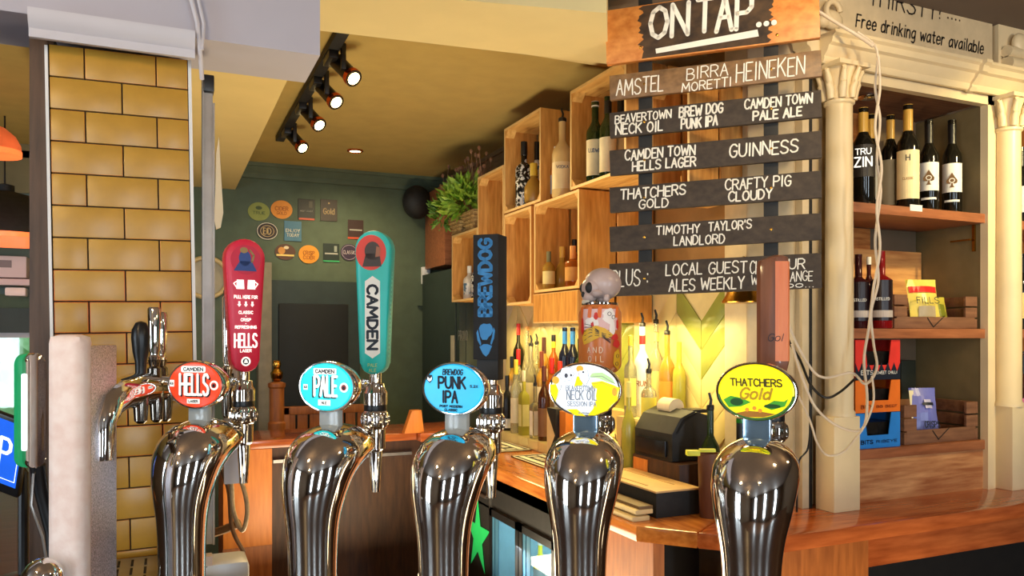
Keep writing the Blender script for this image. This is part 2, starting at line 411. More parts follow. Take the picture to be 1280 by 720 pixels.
hedge = single('hedge', h, mat('hedge_leaves', (120, 190, 110), .5, c2=(206, 240, 190), scale=6), 'sunlit green hedge outside the window of the far room', 'hedge', (-1.6, 7, 0), smooth=0); hedge['kind'] = 'stuff'
del hedge['category']
mb = MB(); mb.box((-5, YB+.12, -.05), (3, 9, 0)); struct('ground_outside', mb, mat('paving', (150, 146, 140), .8))

# ------------------------------------------------------------------ brick-tiled pillar
pil = thing('wall_pillar', 'pillar of mustard glazed brick tiles standing on the bar', 'pillar', (-.075, 1.95, 1.05), ry=-.017); pil['kind'] = 'structure'; del pil['category']
mb = MB(); mb.box((-.141, 0, 0), (.141, .25, 1.13)); part('pillar_core', mb, M['grout'], pil, local=True)
mb = MB(); rr = random.Random(3)
ZB = 1.05; rows, ph, g = 17, .0695, .0028
for r in range(rows):
    z1 = 1.128-r*ph; z0 = max(z1-ph+g, 0)
    if z1 < .01: break
    if r % 2 == 0: cuts = [-.139, -.071, .072, .139]
    else: cuts = [-.139, .002, .139]
    for a, b in zip(cuts, cuts[1:]):
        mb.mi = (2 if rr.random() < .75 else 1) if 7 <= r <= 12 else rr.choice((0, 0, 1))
        mb.box((a+g/2, -.006, z0), (b-g/2, .004, z1), .0016)
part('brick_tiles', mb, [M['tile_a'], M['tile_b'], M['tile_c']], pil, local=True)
mb = MB(); mb.box((.139, -.010, 0), (.146, .01, 1.128)); mb.box((-.146, -.008, 0), (-.140, .01, 1.125)); part('edge_strip', mb, M['white'], pil, local=True)
# dark timber post beside the pillar
mb = MB(); mb.box((-.248, 1.95, ZB), (-.224, 2.03, 2.2)); mb.box((-.270, 1.96, ZB), (-.248, 2.03, 2.2)); struct('trim_7', mb, M['post'])
# steel conduit with a rag of tape
t = thing('steel_conduit', 'tall steel conduit running down beside the tiled pillar', 'conduit', (.11, 2.0, 1.0))
mb = MB(); mb.box((.077, 1.985, ZB), (.081, 2.02, 2.17)); mb.box((.081, 1.995, ZB), (.101, 2.02, 2.14)); mb.box((.101, 1.985, ZB), (.105, 2.02, 2.10)); part('channel', mb, M['conduit'], t)
mb = MB(); mb.box((.079, 1.98, 2.125), (.104, 2.02, 2.165), .004); part('end_cap', mb, M['black'], t)
mb = MB(); pts = [(0, 0), (.004, .16), (.010, .20), (.014, .12), (.020, .02), (.014, -.015), (.004, -.02)]
mb.prism(pts, (.104, 1.98, 1.82), (1, 0, 0), (0, 0, 1), (0, .012, 0)); part('tape_rag', mb, M['cream'], t)
mb = MB(); mb.box((.13, 2.05, 1.18), (.165, 2.08, 1.66)); part('control_strip', mb, M['white_paint'], t)
mb = MB()
for z in (1.50, 1.47, 1.44): mb.box((.138, 2.044, z), (.152, 2.051, z+.014))
part('button', mb, M['black'], t)
# cables stapled up the bulkhead
mb = MB(); a = PY(238, -5, 1.875); b = PY(250, 62, 1.875); mb.tube([a, (a+b)/2+V(.004, 0, 0), b, b+V(.006, .05, -.05)], .005); a2 = a+V(.015, 0, 0); mb.tube([a2, (a2+b)/2+V(.01, 0, 0), b+V(.004, 0, 0)], .004)
single('ceiling_cable', mb, M['white_paint'], 'pair of pale cables running up the white bulkhead', 'cable', tuple(b))

# ------------------------------------------------------------------ the bar counter
ZB = 1.05
t = thing('bar_counter', 'front bar counter carrying the beer fonts', 'bar counter', (0, 1, 0))
mb = MB(); pts = [camxy(*q) for q in ((-1.5, .55), (1.5, .55), (1.5, 1.15), (.55, 1.24), (.12, 1.42), (-.30, 1.52), (-.64, 1.60))]
pts += [V(.06, 1.60, 0), V(.06, YB-1.4, 0), V(-.62, YB-1.4, 0), V(-.62, 1.5, 0)]
mb.prism([(p.x, p.y) for p in pts], (0, 0, ZB-.045), (1, 0, 0), (0, 1, 0), (0, 0, .045)); part('bar_top', mb, wood('bar_top_dark', (52, 36, 28), (74, 52, 38), 'X', .35, 6), t, smooth=0)
mb = MB(); q = [camxy(*q) for q in ((-1.3, .75), (1.3, .75), (1.3, 1.02), (.45, 1.12), (-.62, 1.40))]+[V(-.02, 1.6, 0), V(-.02, YB-1.45, 0), V(-.5, YB-1.45, 0), V(-.5, 1.5, 0)]
mb.prism([(p.x, p.y) for p in q], (0, 0, 0), (1, 0, 0), (0, 1, 0), (0, 0, ZB-.045)); part('bar_front', mb, M['panel_dark'], t, smooth=0)
# far run of the bar with its flap
t = thing('bar_return', 'far run of the bar with orange timber top and dark front', 'bar counter', (.9, 4.0, 0))
mb = MB(); mb.box((.07, 3.85, ZB-.04), (1.17, 4.25, ZB), .006); part('bar_top', mb, M['counter'], t)
mb = MB(); mb.box((1.175, 3.80, ZB-.045), (1.50, 4.25, ZB), .006); part('flap', mb, M['counter'], t)
mb = MB(); mb.box((.46, 3.93, 0), (1.27, 4.2, ZB-.047)); part('front_panel', mb, M['panel_dark'], t)
mb = MB(); mb.box((.24, 3.86, .55), (.46, 4.2, ZB-.042), .004); part('end_panel', mb, M['panel_orange'], t, label='bright orange end panel')
mb = MB(); mb.box((.24, 3.87, 0), (.46, 4.2, .55)); part('plinth', mb, M['panel'], t)
mb = MB(); mb.box((.47, 3.90, ZB-.12), (1.16, 3.93, ZB-.105)); part('steel_rail', mb, M['steel'], t)
mb = MB(); a = PZ(516, 541, ZB); mb.prism([(-.05, 0), (.055, 0), (.04, .115), (-.01, .115)], a+V(0, -.02, 0), (1, 0, 0), (0, 0, 1), (0, .05, 0), .003)
single('door_wedge', mb, M['panel_orange'], 'orange wooden wedge standing on the far bar top', 'wedge', tuple(a))
# drip tray at the pillar foot
a = V(-.145, 1.80, ZB); t = thing('drip_tray', 'slotted drip tray at the foot of the tiled pillar', 'drip tray', tuple(a))
mb = MB(); mb.box((a.x-.10, a.y-.12, ZB), (a.x+.16, a.y+.10, ZB+.012), .003); part('tray', mb, M['steel'], t)
mb = MB()
for i in range(9):
    for j in range(3): mb.box((a.x-.08+i*.026, a.y-.10+j*.065, ZB+.012), (a.x-.075+i*.026, a.y-.055+j*.065, ZB+.0135))
part('slots', mb, M['dark'], t)

# ------------------------------------------------------------------ back bar worktop, cupboards, cooler
ZK = .98
t = thing('back_bar_counter', 'polished orange timber worktop of the back bar wrapping the corner', 'counter', (1.5, 1.9, .0))
mb = MB(); pl = [(1.28, 4.43), (1.28, 1.98), (1.40, 1.845), (1.815, 2.13), (1.815, 2.26), (1.864, 2.26), (1.864, 4.43)]
mb.prism(pl, (0, 0, ZK-.05), (1, 0, 0), (0, 1, 0), (0, 0, .05), .011); part('worktop', mb, M['counter_y'], t, smooth=20)
mb = MB(); pl = [(1.40, 1.845), (1.52, 1.725), (1.58, 1.71), (4.9, 1.71), (4.9, 2.235), (2.065, 2.235), (2.065, 1.98), (1.903, 1.98), (1.816, 2.127)]
mb.prism(pl, (0, 0, ZK-.05), (1, 0, 0), (0, 1, 0), (0, 0, .05), .011); part('worktop', mb, M['counter'], t, smooth=20)
mb = MB(); mb.box((1.34, 1.98, 0), (1.38, 2.56, ZK-.052)); part('side_panel', mb, M['panel'], t)
mb = MB(); mb.box((1.56, 1.765, 0), (1.985, 1.80, ZK-.052)); part('front_panel', mb, M['panel'], t)
mb = MB(); mb.box((1.985, 1.765, ZK-.15), (4.9, 1.79, ZK-.052)); part('apron', mb, M['counter'], t)
mb = MB(); mb.box((2.07, 2.0, 0), (4.9, 2.22, ZK-.055)); mb.box((1.42, 2.1, 0), (1.6, 2.2, ZK-.055)); part('carcass', mb, M['dark'], t)
mb = MB(); mb.box((1.36, 3.66, 0), (1.40, 4.42, ZK-.052)); part('side_panel', mb, M['panel_dark'], t)
# bottle step
t = thing('bottle_step', 'stepped ledge of yellow tiles carrying the spirit bottles', 'ledge', (1.75, 3.4, ZK))
mb = MB(); mb.prism([(1.655, ZK), (1.655, ZK+.05), (1.722, ZK+.05), (1.722, ZK+.14), (1.787, ZK+.14), (1.787, ZK+.24), (1.855, ZK+.24), (1.855, ZK)], (0, 2.73, 0), (1, 0, 0), (0, 0, 1), (0, 1.5, 0)); part('step', mb, M['tile_cream'], t, smooth=0)
mb = MB()
for i in range(13):
    y = 2.74+i*.114; mb.box((1.651, y, ZK+.003), (1.6545, y+.108, ZK+.048))
part('riser_tiles', mb, M['tile_cream'], t)
mb = MB(); mb.prism([(1.665, 2.72), (1.665, 2.545), (1.632, 2.545), (1.632, 2.45), (1.855, 2.45), (1.855, 2.72)], (0, 0, ZK+.0005), (1, 0, 0), (0, 1, 0), (0, 0, .24)); single('bottle_riser', mb, M['tile_cream'], 'raised cream block of bottles behind the printer', 'ledge', (1.75, 2.6, ZK), smooth=0)
# bottle cooler
t = thing('bottle_cooler', 'black bottle cooler with lit glass doors under the back bar', 'fridge', (1.55, 3.1, 0))
mb = MB(); X0, X1, Y0, Y1 = 1.34, 1.78, 2.58, 3.62
mb.box((X0, Y0, .0), (X1, Y0+.02, .90)); mb.box((X0, Y1-.02, 0), (X1, Y1, .90)); mb.box((X0, Y0, .86), (X1, Y1, .90)); mb.box((X0, Y0, 0), (X1, Y1, .08)); mb.box((X1-.02, Y0, 0), (X1, Y1, .9))
mb.box((X0, Y0, .76), (X0+.02, Y1, .90)); mb.box((X0, 3.25, .08), (X0+.02, Y1, .77)); part('cabinet', mb, M['matt_black'], t)
mb = MB(); mb.box((X1-.03, Y0+.02, .08), (X1-.021, Y1-.02, .86)); mb.box((X0+.03, 3.245, .08), (X1-.03, 3.255, .86)); mb.box((X0+.03, Y0+.021, .08), (X1-.03, Y0+.026, .86)); part('lining', mb, flat((190, 226, 236), .5), t)
mb = MB(); mb.box((X0+.06, Y0+.03, .42), (X1-.03, 3.24, .428)); part('shelf', mb, M['steel'], t)
mb = MB(); mb.box((X0+.05, Y0+.04, .78), (X0+.09, 3.22, .80)); part('light_tube', mb, flat((200, 240, 255), .5, 7), t)
for (a, b) in ((2.60, 2.925), (2.935, 3.25)):
    mb = MB()
    for lo, hi in (((X0-.016, a, .08), (X0, a+.03, .77)), ((X0-.016, b-.03, .08), (X0, b, .77)), ((X0-.016, a, .74), (X0, b, .77)), ((X0-.016, a, .08), (X0, b, .11))): mb.box(lo, hi)
    d = part('door', mb, M['steel'] if 0 else M['black'], t)
    mb = MB(); mb.box((X0-.010, a+.03, .11), (X0-.006, b-.03, .74)); part('pane', mb, M['glass_pane'], d)
    mb = MB(); mb.box((X0-.012, b-.055, .11), (X0-.004, b-.03, .74)); mb.box((X0-.012, b-.10, .11), (X0-.008, b-.065, .74)); part('seal', mb, flat((70, 120, 150), .3), d)
# green star emblem on the dark side door of the cooler
mb = MB(); n = V(-1, 0, 0); c = V(X0-.004, 3.42, .60); st = []
for i in range(10):
    r_ = .155 if i % 2 == 0 else .058; a = pi/2+i*pi/5; st.append(c+V(0, -cos(a)*r_, sin(a)*r_*1.2))
mb.poly(st); part('star_emblem', mb, flat((40, 190, 96), .4, .25), t, label='green star emblem')
mb = MB()
for y in (3.27, 3.60): mb.box((X0-.006, y, .06), (X0, y+.006, .88))
mb.box((X0-.014, 3.30, .80), (X0, 3.50, .815), .003); part('door_handle', mb, M['steel'], t)
lamp('cooler_light', 'AREA', (1.44, 2.93, .72), 3.2, (.75, .93, 1), .05, .5, aim=(1.60, 2.93, .3))
# ------------------------------------------------------------------ beer fonts
TAPY = .150
def font(label, u, v, Z, yaw, lens_mat, art, handle, stem_mat):
    """one chrome cobra font: swan neck column, oval badge on a stem, tap and handle; local +y points at the bartender"""
    lp = P(u, v, Z); zl = lp.z-ZB
    t = thing('beer_font', label, 'beer font', (lp.x, lp.y, ZB), -(YAW+radians(yaw)), 'chrome beer fonts along the bar')
    prof = [((.001, 0), (-.081, 0), .041), ((.001, .10), (-.081, .10), .041), ((.004, .16), (-.084, .16), .0435), ((.009, .192), (-.089, .207), .049),
            ((.017, .217), (-.089, .25), .0565), ((.026, .236), (-.078, .291), .062), ((.040, .250), (-.052, .322), .0645), ((.056, .259), (-.018, .337), .062),
            ((.074, .265), (.022, .341), .054), ((.092, .269), (.060, .336), .043), ((.107, .272), (.094, .326), .032), ((.118, .274), (.116, .320), .024)]
    # smooth the profile with a Catmull-Rom pass
    def cr(a, b, c, d, s): return .5*((2*b)+(c-a)*s+(2*a-5*b+4*c-d)*s*s+(3*b-a-3*c+d)*s**3)
    flat_p = [(p[0][0], p[0][1], p[1][0], p[1][1], p[2]) for p in prof]; sm = []
    for i in range(len(flat_p)-1):
        A, B, Cc, D = flat_p[max(i-1, 0)], flat_p[i], flat_p[i+1], flat_p[min(i+2, len(flat_p)-1)]
        for k in range(4): sm.append(tuple(cr(A[j], B[j], Cc[j], D[j], k/4) for j in range(5)))
    sm.append(flat_p[-1])
    rings = []
    for (iy, iz, oy, oz, w) in sm:
        cy, cz = (iy+oy)/2, (iz+oz)/2; ry, rz_ = (oy-iy)/2, (oz-iz)/2
        rings.append([V(w*sin(2*pi*k/36), cy-ry*cos(2*pi*k/36), cz-rz_*cos(2*pi*k/36)) for k in range(36)])
    mb = MB(); mb.rings(rings); part('column', mb, M['chrome'], t, local=True, smooth=50)
    mb = MB(); mb.lathe([(.056, 0), (.056, .008), (.046, .014)], (0, -.040, 0), seg=32); part('base_flange', mb, M['chrome'], t, local=True)
    # stem under the badge
    mb = MB(); mb.box((-.021, .004, .325), (.021, .018, zl-.036), .003); part('badge_stem', mb, stem_mat, t, local=True)
    # badge: chrome shell, rim, lens, art
    a, b = .0600, .0445; seg = 40
    def ring(y, k, dz=0, cx=0): return [V(cx+a*k*cos(2*pi*i/seg), y, zl+dz+b*k*sin(2*pi*i/seg)) for i in range(seg)]
    mb = MB(); mb.rings([ring(-.003, .965), ring(-.0035, 1.0), ring(.002, 1.03), ring(.010, 1.02), ring(.028, .90), ring(.050, .66), ring(.072, .42), ring(.095, .27), ring(.112, .2), ring(.118, .12)])
    sh = part('badge_shell', mb, M['chrome'], t, local=True, smooth=40)
    mb = MB(); mb.rings([ring(-.003, .945), ring(-.0050, .90), ring(-.0056, .4), ring(-.0057, .02)]); ln = part('badge_lens', mb, lens_mat, t, local=True)
    for nm, m_, y, fn in art(a, b, zl):
        mb = MB(); fn(mb, y); part(nm, mb, m_, ln, local=True, smooth=0)
    # tap
    zt = .285
    mb = MB(); mb.tube([(0, .112, .298), (0, TAPY-.01, .298)], .0085, 12); mb.lathe([(.012, zt-.012), (.019, zt-.006), (.0195, zt+.032), (.0225, zt+.034), (.0250, zt+.040), (.0250, zt+.062), (.021, zt+.068)], (0, TAPY, 0), seg=24)
    for k in range(10):
        an = 2*pi*k/10; mb.ball((.0245*cos(an), TAPY+.0245*sin(an), zt+.050), .004, .004, .013, 6, 6)
    part('tap_body', mb, M['chrome'], t, local=True)
    mb = MB(); mb.lathe([(.0215, zt+.067), (.022, zt+.069), (.022, zt+.078), (.0215, zt+.080)], (0, TAPY, 0), seg=24); part('tap_seal', mb, M['black'], t, local=True)
    mb = MB(); mb.lathe([(.0230, zt+.079), (.0235, zt+.102), (.019, zt+.108), (.017, zt+.120), (.012, zt+.122), (.012, zt+.140), (.009, zt+.142)], (0, TAPY, 0), seg=24); part('tap_collar', mb, M['chrome'], t, local=True)
    mb = MB(); mb.lathe([(.0062, zt-.090), (.0085, zt-.090), (.0135, zt-.010), (.0125, zt-.008)], (0, TAPY, 0), seg=18); part('nozzle', mb, M['chrome'], t, local=True)
    handle(t, zt+.138)
    return t

def label_art(base, items):
    """items: (kind, material, args) in lens plane coordinates, x and z in units of the lens half axes"""
    def art(a, b, zl):
        out = []
        flat_items = []
        for i, (nm, m_, kind, args) in enumerate(items):
            if kind in ('rect', 'disc', 'poly', 'line'): flat_items += [(i, nm, m_, kind, (q,)) for q in args]
            else: flat_items += [(i, nm, m_, kind, (q,)) for q in args]
        for i, nm, m_, kind, args in flat_items:
            def fn(mb, y, kind=kind, args=args):
                ux, uy = V(1, 0, 0), V(0, 0, 1)
                if kind == 'text':
                    for (s, x, z, w, h, st, sl) in args: mb.text(s, V((x-w/2)*a, y, zl+(z-h/2)*b), ux, uy, h*b, w*a, st*a, sl)
                elif kind == 'rect':
                    for (x, z, w, h, rnd) in args:
                        n = 6; pts = []
                        W, H = w*a/2, h*b/2; r = min(W, H)*rnd
                        for (sx, sz, a0) in ((1, 1, 0), (-1, 1, pi/2), (-1, -1, pi), (1, -1, 3*pi/2)):
                            for k in range(n): an = a0+k*pi/2/(n-1); pts.append(V(x*a+sx*(W-r)+r*cos(an), y, zl+z*b+sz*(H-r)+r*sin(an)))
                        mb.poly(pts)
                elif kind == 'disc':
                    for (x, z, rx, rz_) in args: mb.disc(V(x*a, y, zl+z*b), ux, uy, rx*a, rz_*b)
                elif kind == 'poly':
                    for pts in args: mb.poly([V(x*a, y, zl+z*b) for x, z in pts])
                elif kind == 'line':
                    for (w, pts) in args: mb.ribbon([V(x*a, y, zl+z*b) for x, z in pts], w*a, V(0, -1, 0))
            out.append((nm, m_, -.0062-.0003*i, fn))
        return out
    return art
WHT = flat((250, 248, 240), .4, .5); INK = flat((22, 30, 44), .5)
def E(c, e=.55): return flat(c, .3, e)

def paddle(name_mat, th, w0, w1, h, thick, lean=0):
    """frame of a paddle handle: returns builder helpers"""
    hx = V(cos(th), -sin(th), 0); n = V(-sin(th), -cos(th), 0)
    return hx, n
def paddle_outline(w0, w1, h):
    pts = []
    for k in range(13): an = pi+pi*k/12; pts.append((w0/2*cos(an), w0*.42+w0*.42*sin(an)))
    for k in range(13): an = pi*k/12; pts.append((w1/2*cos(an), h-w1/2+w1/2*sin(an)))
    return pts
def painted_handle(th, w0, w1, h, thick, body, kind):
    def make(t, z0):
        hx, n = paddle(body, radians(th), w0, w1, h, thick)
        base = V(0, TAPY, z0)
        mb = MB(); mb.prism(paddle_outline(w0, w1, h), base-n*thick/2, hx, UP, n*thick, .006)
        hd = part('tap_handle', mb, body, t, local=True, smooth=50)
        f = base+n*(thick/2+.0007)
        def at(x, z): return f+hx*x+UP*z
        def sub(nm, m_, fn):
            mb = MB(); fn(mb); part(nm, mb, m_, hd, local=True, smooth=0)
        if kind == 'red':
            sub('roundel', flat((196, 24, 58)), lambda b: b.disc(at(0, h-.043), hx, UP, .030, .030))
            f2 = n*.0004
            sub('figure_emblem', flat((40, 66, 128)), lambda b: (b.disc(at(-.002, h-.040)+f2, hx, UP, .012, .016), b.poly([at(-.024, h-.066)+f2, at(.022, h-.066)+f2, at(.012, h-.046)+f2, at(-.012, h-.046)+f2])))
            sub('figure_hair', flat((150, 120, 70)), lambda b: (b.disc(at(-.004, h-.024)+f2*2, hx, UP, .008, .006), b.ribbon([at(.008, h-.024)+f2*2, at(.016, h-.034)+f2*2, at(.012, h-.047)+f2*2], .004, n)))
            sub('mug_emblem', WHT, lambda b: [(b.poly([at(x-.008, h-.103), at(x+.008, h-.103), at(x+.007, h-.084), at(x-.007, h-.084)]), b.ribbon([at(x+s_*.008, h-.088), at(x+s_*.013, h-.092), at(x+s_*.008, h-.099)], .0022, n)) for x, s_ in ((-.011, -1), (.011, 1))])
            def words(b):
                for s_, z, w, hh in (('PULL HERE FOR', .122, .046, .0062), ('CLASSIC', .153, .028, .0055), ('CRISP', .168, .020, .0055), ('REFRESHING', .183, .042, .0055), ('LAGER', .231, .022, .0055)):
                    b.text(s_, at(-w/2, h-z), hx, UP, hh, w, .0013)
                for x in (-.013, 0, .013):
                    b.ribbon([at(x, h-.128), at(x, h-.134)], .0036, n, False); b.poly([at(x-.004, h-.134), at(x, h-.139), at(x+.004, h-.134)])
                for z in (.158, .173): b.disc(at(0, h-z), hx, UP, .0011, .0011, 8)
                b.text('HELLS', at(-.022, h-.221), hx, UP, .027, .044, .0036)
            sub('lettering', WHT, words)
            sub('round_emblem', WHT, lambda b: b.disc(at(0, h-.250), hx, UP, .0095, .0095))
            sub('round_emblem_mark', INK, lambda b: (b.disc(at(0, h-.250)+f2, hx, UP, .0062, .0062), ))
            sub('round_emblem_dot', WHT, lambda b: b.poly([at(-.004, h-.253)+f2*2, at(.004, h-.253)+f2*2, at(.002, h-.246)+f2*2, at(-.002, h-.246)+f2*2]))
            def dots(b):
                e = base-hx*(w1/2+w0/2)/2
                for k in range(20):
                    s_ = k/19; ww = (w0+(w1-w0)*(.12+.78*s_))/2; c = base-hx*(ww+.0004)+UP*(.035+(h-.08)*s_)-n*.002; b.poly([c-n*.004-UP*.0022, c+n*.004-UP*.0022, c+n*.004+UP*.0022, c-n*.004+UP*.0022])
            sub('edge_pattern', flat((236, 120, 140)), dots)
        else:
            sub('oval_recess', flat((206, 62, 50)), lambda b: b.disc(at(-.003, h-.043), hx, UP, .030, .034))
            f2 = n*.0004
            sub('figure_emblem', flat((58, 48, 44)), lambda b: (b.disc(at(0, h-.040)+f2, hx, UP, .0155, .018), b.poly([at(-.020, h-.070)+f2, at(.018, h-.070)+f2, at(.014, h-.045)+f2, at(-.013, h-.045)+f2])))
            sub('face_emblem', flat((150, 92, 66)), lambda b: b.poly([at(.006, h-.052)+f2*2, at(.015, h-.050)+f2*2, at(.016, h-.034)+f2*2, at(.008, h-.031)+f2*2]))
            sub('name_plate', flat((226, 220, 208), .5), lambda b: b.poly([at(-.015, h-.236), at(0, h-.246), at(.015, h-.236), at(.015, h-.098), at(0, h-.088), at(-.015, h-.098)]))
            sub('lettering', INK, lambda b: b.text('CAMDEN', at(-.0095, h-.106)+f2, -UP, hx, .019, .122, .0052))
            sub('lettering_small', flat((170, 200, 130)), lambda b: (b.text('PALE', at(-.009, h-.262), hx, UP, .006, .018, .0011), b.text('ALE', at(-.007, h-.272), hx, UP, .006, .014, .0011)))
            def dots(b):
                for k in range(24):
                    s_ = k/23; ww = (w0+(w1-w0)*(.12+.78*s_))/2; c = base+hx*(ww+.0004)+UP*(.035+(h-.08)*s_); b.poly([c-n*.003-UP*.0022, c+n*.003-UP*.0022, c+n*.003+UP*.0022, c-n*.003+UP*.0022])
            sub('edge_pattern', flat((96, 214, 196)), dots)
    return make

def black_box_handle(t, z0):
    th = radians(-3); hx = V(cos(th), -sin(th), 0); n = V(-sin(th), -cos(th), 0); c = V(-.002, TAPY, 0)
    mb = MB(); mb.obox(c+UP*(z0+.02), hx, n, UP, .043, .03, .056, .003); part('handle_neck', mb, M['matt_black'], t, local=True)
    z1, z2, w, d = z0+.030, z0+.262, .050, .046
    mb = MB(); mb.obox(c+UP*((z1+z2)/2), hx, n, UP, w, d, z2-z1, .0015); hd = part('tap_handle', mb, mat('handle_charcoal', (26, 24, 24), .75, var=.2, scale=60), t, local=True)
    f = c+n*(d/2+.0006); BL = flat((44, 128, 186))
    mb = MB(); mb.text('BREWDOG', f+hx*.011+UP*(z1+.082), UP, -hx, .0235, .140, .0064); part('lettering', mb, BL, hd, local=True, smooth=0)
    def at(x, z): return f+hx*x+UP*(z1+z)
    mb = MB()
    mb.poly([at(*p) for p in ((-.013, .058), (-.010, .064), (-.004, .067), (.003, .066), (.009, .067), (.013, .062), (.015, .054), (.011, .046), (.006, .042), (.003, .037), (-.006, .037), (-.010, .043))])
    mb.poly([at(*p) for p in ((.016, .060), (.019, .054), (.017, .040), (.012, .028), (.0095, .030), (.013, .042))])
    mb.poly([at(*p) for p in ((-.015, .056), (-.018, .050), (-.016, .036), (-.010, .026), (-.0085, .030), (-.012, .042))])
    mb.poly([at(*p) for p in ((-.012, .024), (-.004, .029), (.004, .029), (.013, .026), (.007, .012), (.001, .006), (-.005, .011))])
    part('shield_emblem', mb, BL, hd, local=True, smooth=0)

def skull_can_handle(t, z0):
    c = V(.0, TAPY, 0); r = .0395; zc0, zc1 = z0+.010, z0+.131
    mb = MB(); mb.lathe([(.016, z0-.002), (.02, z0+.01), (.03, z0+.012)], c, seg=20); part('handle_neck', mb, M['dark_chrome'], t, local=True)
    mb = MB(); mb.lathe([(.030, zc0-.002), (r-.003, zc0+.004), (r, zc0+.012), (r, zc1-.014), (r-.005, zc1-.004), (r-.0065, zc1)], c, seg=40)
    can = part('tap_handle', mb, mat('can_art', (198, 104, 44), .3, c2=(208, 120, 56), scale=9), t, local=True)
    mb = MB(); mb.lathe([(r-.0068, zc1-.001), (r-.0055, zc1+.0015), (r-.0058, zc1+.004), (r-.008, zc1+.004)], c, seg=40); part('can_rim', mb, M['chrome'], can, local=True)
    # printed shapes wrapped round the can: a is the angle from the side facing the drinker
    def wrap(mb, pts, dr=.0006):
        th0 = radians(-8); rr_ = r+dr
        def at(a, z): return V(c.x+rr_*sin(-th0+a/r), c.y-rr_*cos(-th0+a/r), zc0+z)
        def cross(a):
            zs = []
            for (a0, z0_), (a1, z1_) in zip(pts, pts[1:]+pts[:1]):
                if (a0 <= a) != (a1 <= a): zs.append(z0_+(z1_-z0_)*(a-a0)/(a1-a0))
            return sorted(zs)
        lo, hi = min(p[0] for p in pts), max(p[0] for p in pts); n = max(2, int((hi-lo)/.0016)); st = (hi-lo)/n
        for i in range(n):
            A, B, Cm = cross(lo+(i+.02)*st), cross(lo+(i+.98)*st), cross(lo+(i+.5)*st)
            if len(A) != len(B): A = B = Cm
            for k in range(0, len(A)-1, 2): mb.poly([at(lo+i*st, A[k]), at(lo+(i+1)*st, B[k]), at(lo+(i+1)*st, B[k+1]), at(lo+i*st, A[k+1])])
    def blob(mb, a, z, ra, rz_, dr=.0006, n=16, wob=.12):
        wrap(mb, [(a+ra*cos(2*pi*k/n)*(1+wob*sin(3*k)), z+rz_*sin(2*pi*k/n)*(1+wob*cos(2*k))) for k in range(n)], dr)
    def sub(nm, m_, fn):
        mb = MB(); fn(mb); part(nm, mb, m_, can, local=True, smooth=0)
    def subs(nm, m_, fns):
        for fn in fns: sub(nm, m_, fn)
    sub('print_pink', flat((226, 180, 172)), lambda b: [wrap(b, [(a, .075), (a+.012, .075), (a+.012, .113), (a, .113)]) for a in [-.036+.012*i for i in range(6)]])
    subs('print_white', flat((240, 226, 214)), [lambda b, q=q: blob(b, *q, .0010) for q in ((.018, .100, .012, .014), (-.014, .088, .013, .010), (.024, .078, .006, .016))])
    subs('print_orange', flat((226, 110, 44)), [lambda b, a=a: wrap(b, [(a, .098), (a+.007, .096), (a+.009, .117), (a+.002, .117)], .0012) for a in (-.040, -.022, -.004, .030)])
    subs('print_red', flat((206, 44, 34)), [lambda b, e=e: blob(b, *e, .0014) for e in ((.030, .062, .008, .006), (.034, .050, .009, .007), (-.006, .100, .004, .007), (-.012, .082, .003, .008), (.036, .085, .003, .010), (-.034, .082, .004, .016))])
    subs('print_gold', flat((222, 168, 36)), [lambda b: wrap(b, [(-.034, .062), (-.026, .076), (-.006, .083), (.010, .078), (.026, .066), (.016, .060), (.0, .062), (-.018, .052), (-.030, .048)], .0016), lambda b: blob(b, .036, .022, .010, .018, .0012)])
    def lines(b):
        for k in range(5):
            pts = [(-.028+s_*.012, .056+k*.005+.010*sin(s_*.9+k*.35)) for s_ in range(5)]
            b.ribbon([V(c.x+(r+.0020)*sin(a/r+.14), c.y-(r+.0020)*cos(a/r+.14), zc0+z) for a, z in pts], .0012, V(0, -1, 0), False)
        for (a, z) in ((.018, .104), (.026, .098), (.036, .028), (.034, .014)):
            b.ribbon([V(c.x+(r+.0018)*sin((a+.0035*cos(q))/r+.14), c.y-(r+.0018)*cos((a+.0035*cos(q))/r+.14), zc0+z+.0035*sin(q)) for q in [2*pi*k/8 for k in range(9)]], .0009, V(0, -1, 0), False)
    sub('print_line_work', INK, lines)
    def words(b):
        for s_, z, a0 in (('AND', .034, -.022), ('OIL', .018, -.020)):
            for k, ch in enumerate(s_):
                a = a0+k*.011; th = a/r+.14; ux = V(cos(th), sin(th), 0)
                b.text(ch, V(c.x+(r+.001)*sin(th), c.y-(r+.001)*cos(th), zc0+z), ux, UP, .010, .006, .0012)
    sub('lettering', flat((240, 214, 180)), words)
    # skull on top: cranium, brow, cheek, jaw and sockets, facing half left
    zs = zc1+.004
    bone = mat('skull_resin', (190, 164, 154), .28, var=.10, scale=30)
    fd = V(-.80, -.60, 0).normalized(); sd = V(fd.y, -fd.x, 0)   # face direction, skull's right hand side
    mb = MB(); o = c+UP*(zs+.031)
    def ell(ctr, a, b_, c_, seg=22, rg=14):
        prof = []
        for i in range(rg+1): an = -pi/2+pi*i/rg; prof.append((max(cos(an), .002), sin(an)))
        mb.rings([[ctr+fd*(q*a*cos(2*pi*k/seg))+sd*(q*b_*sin(2*pi*k/seg))+UP*(z*c_) for k in range(seg)] for q, z in prof])
    ell(o-fd*.006+UP*.004, .0355, .0300, .0300); ell(o+fd*.018-UP*.004, .0170, .0230, .0200); ell(o+fd*.022-UP*.020, .0130, .0150, .0120)
    for s_ in (-1, 1): ell(o+fd*.016+sd*s_*.018-UP*.014, .011, .008, .008); ell(o-fd*.004+sd*s_*.018-UP*.022, .006, .005, .009)
    ell(o-fd*.006-UP*.022, .014, .013, .010)
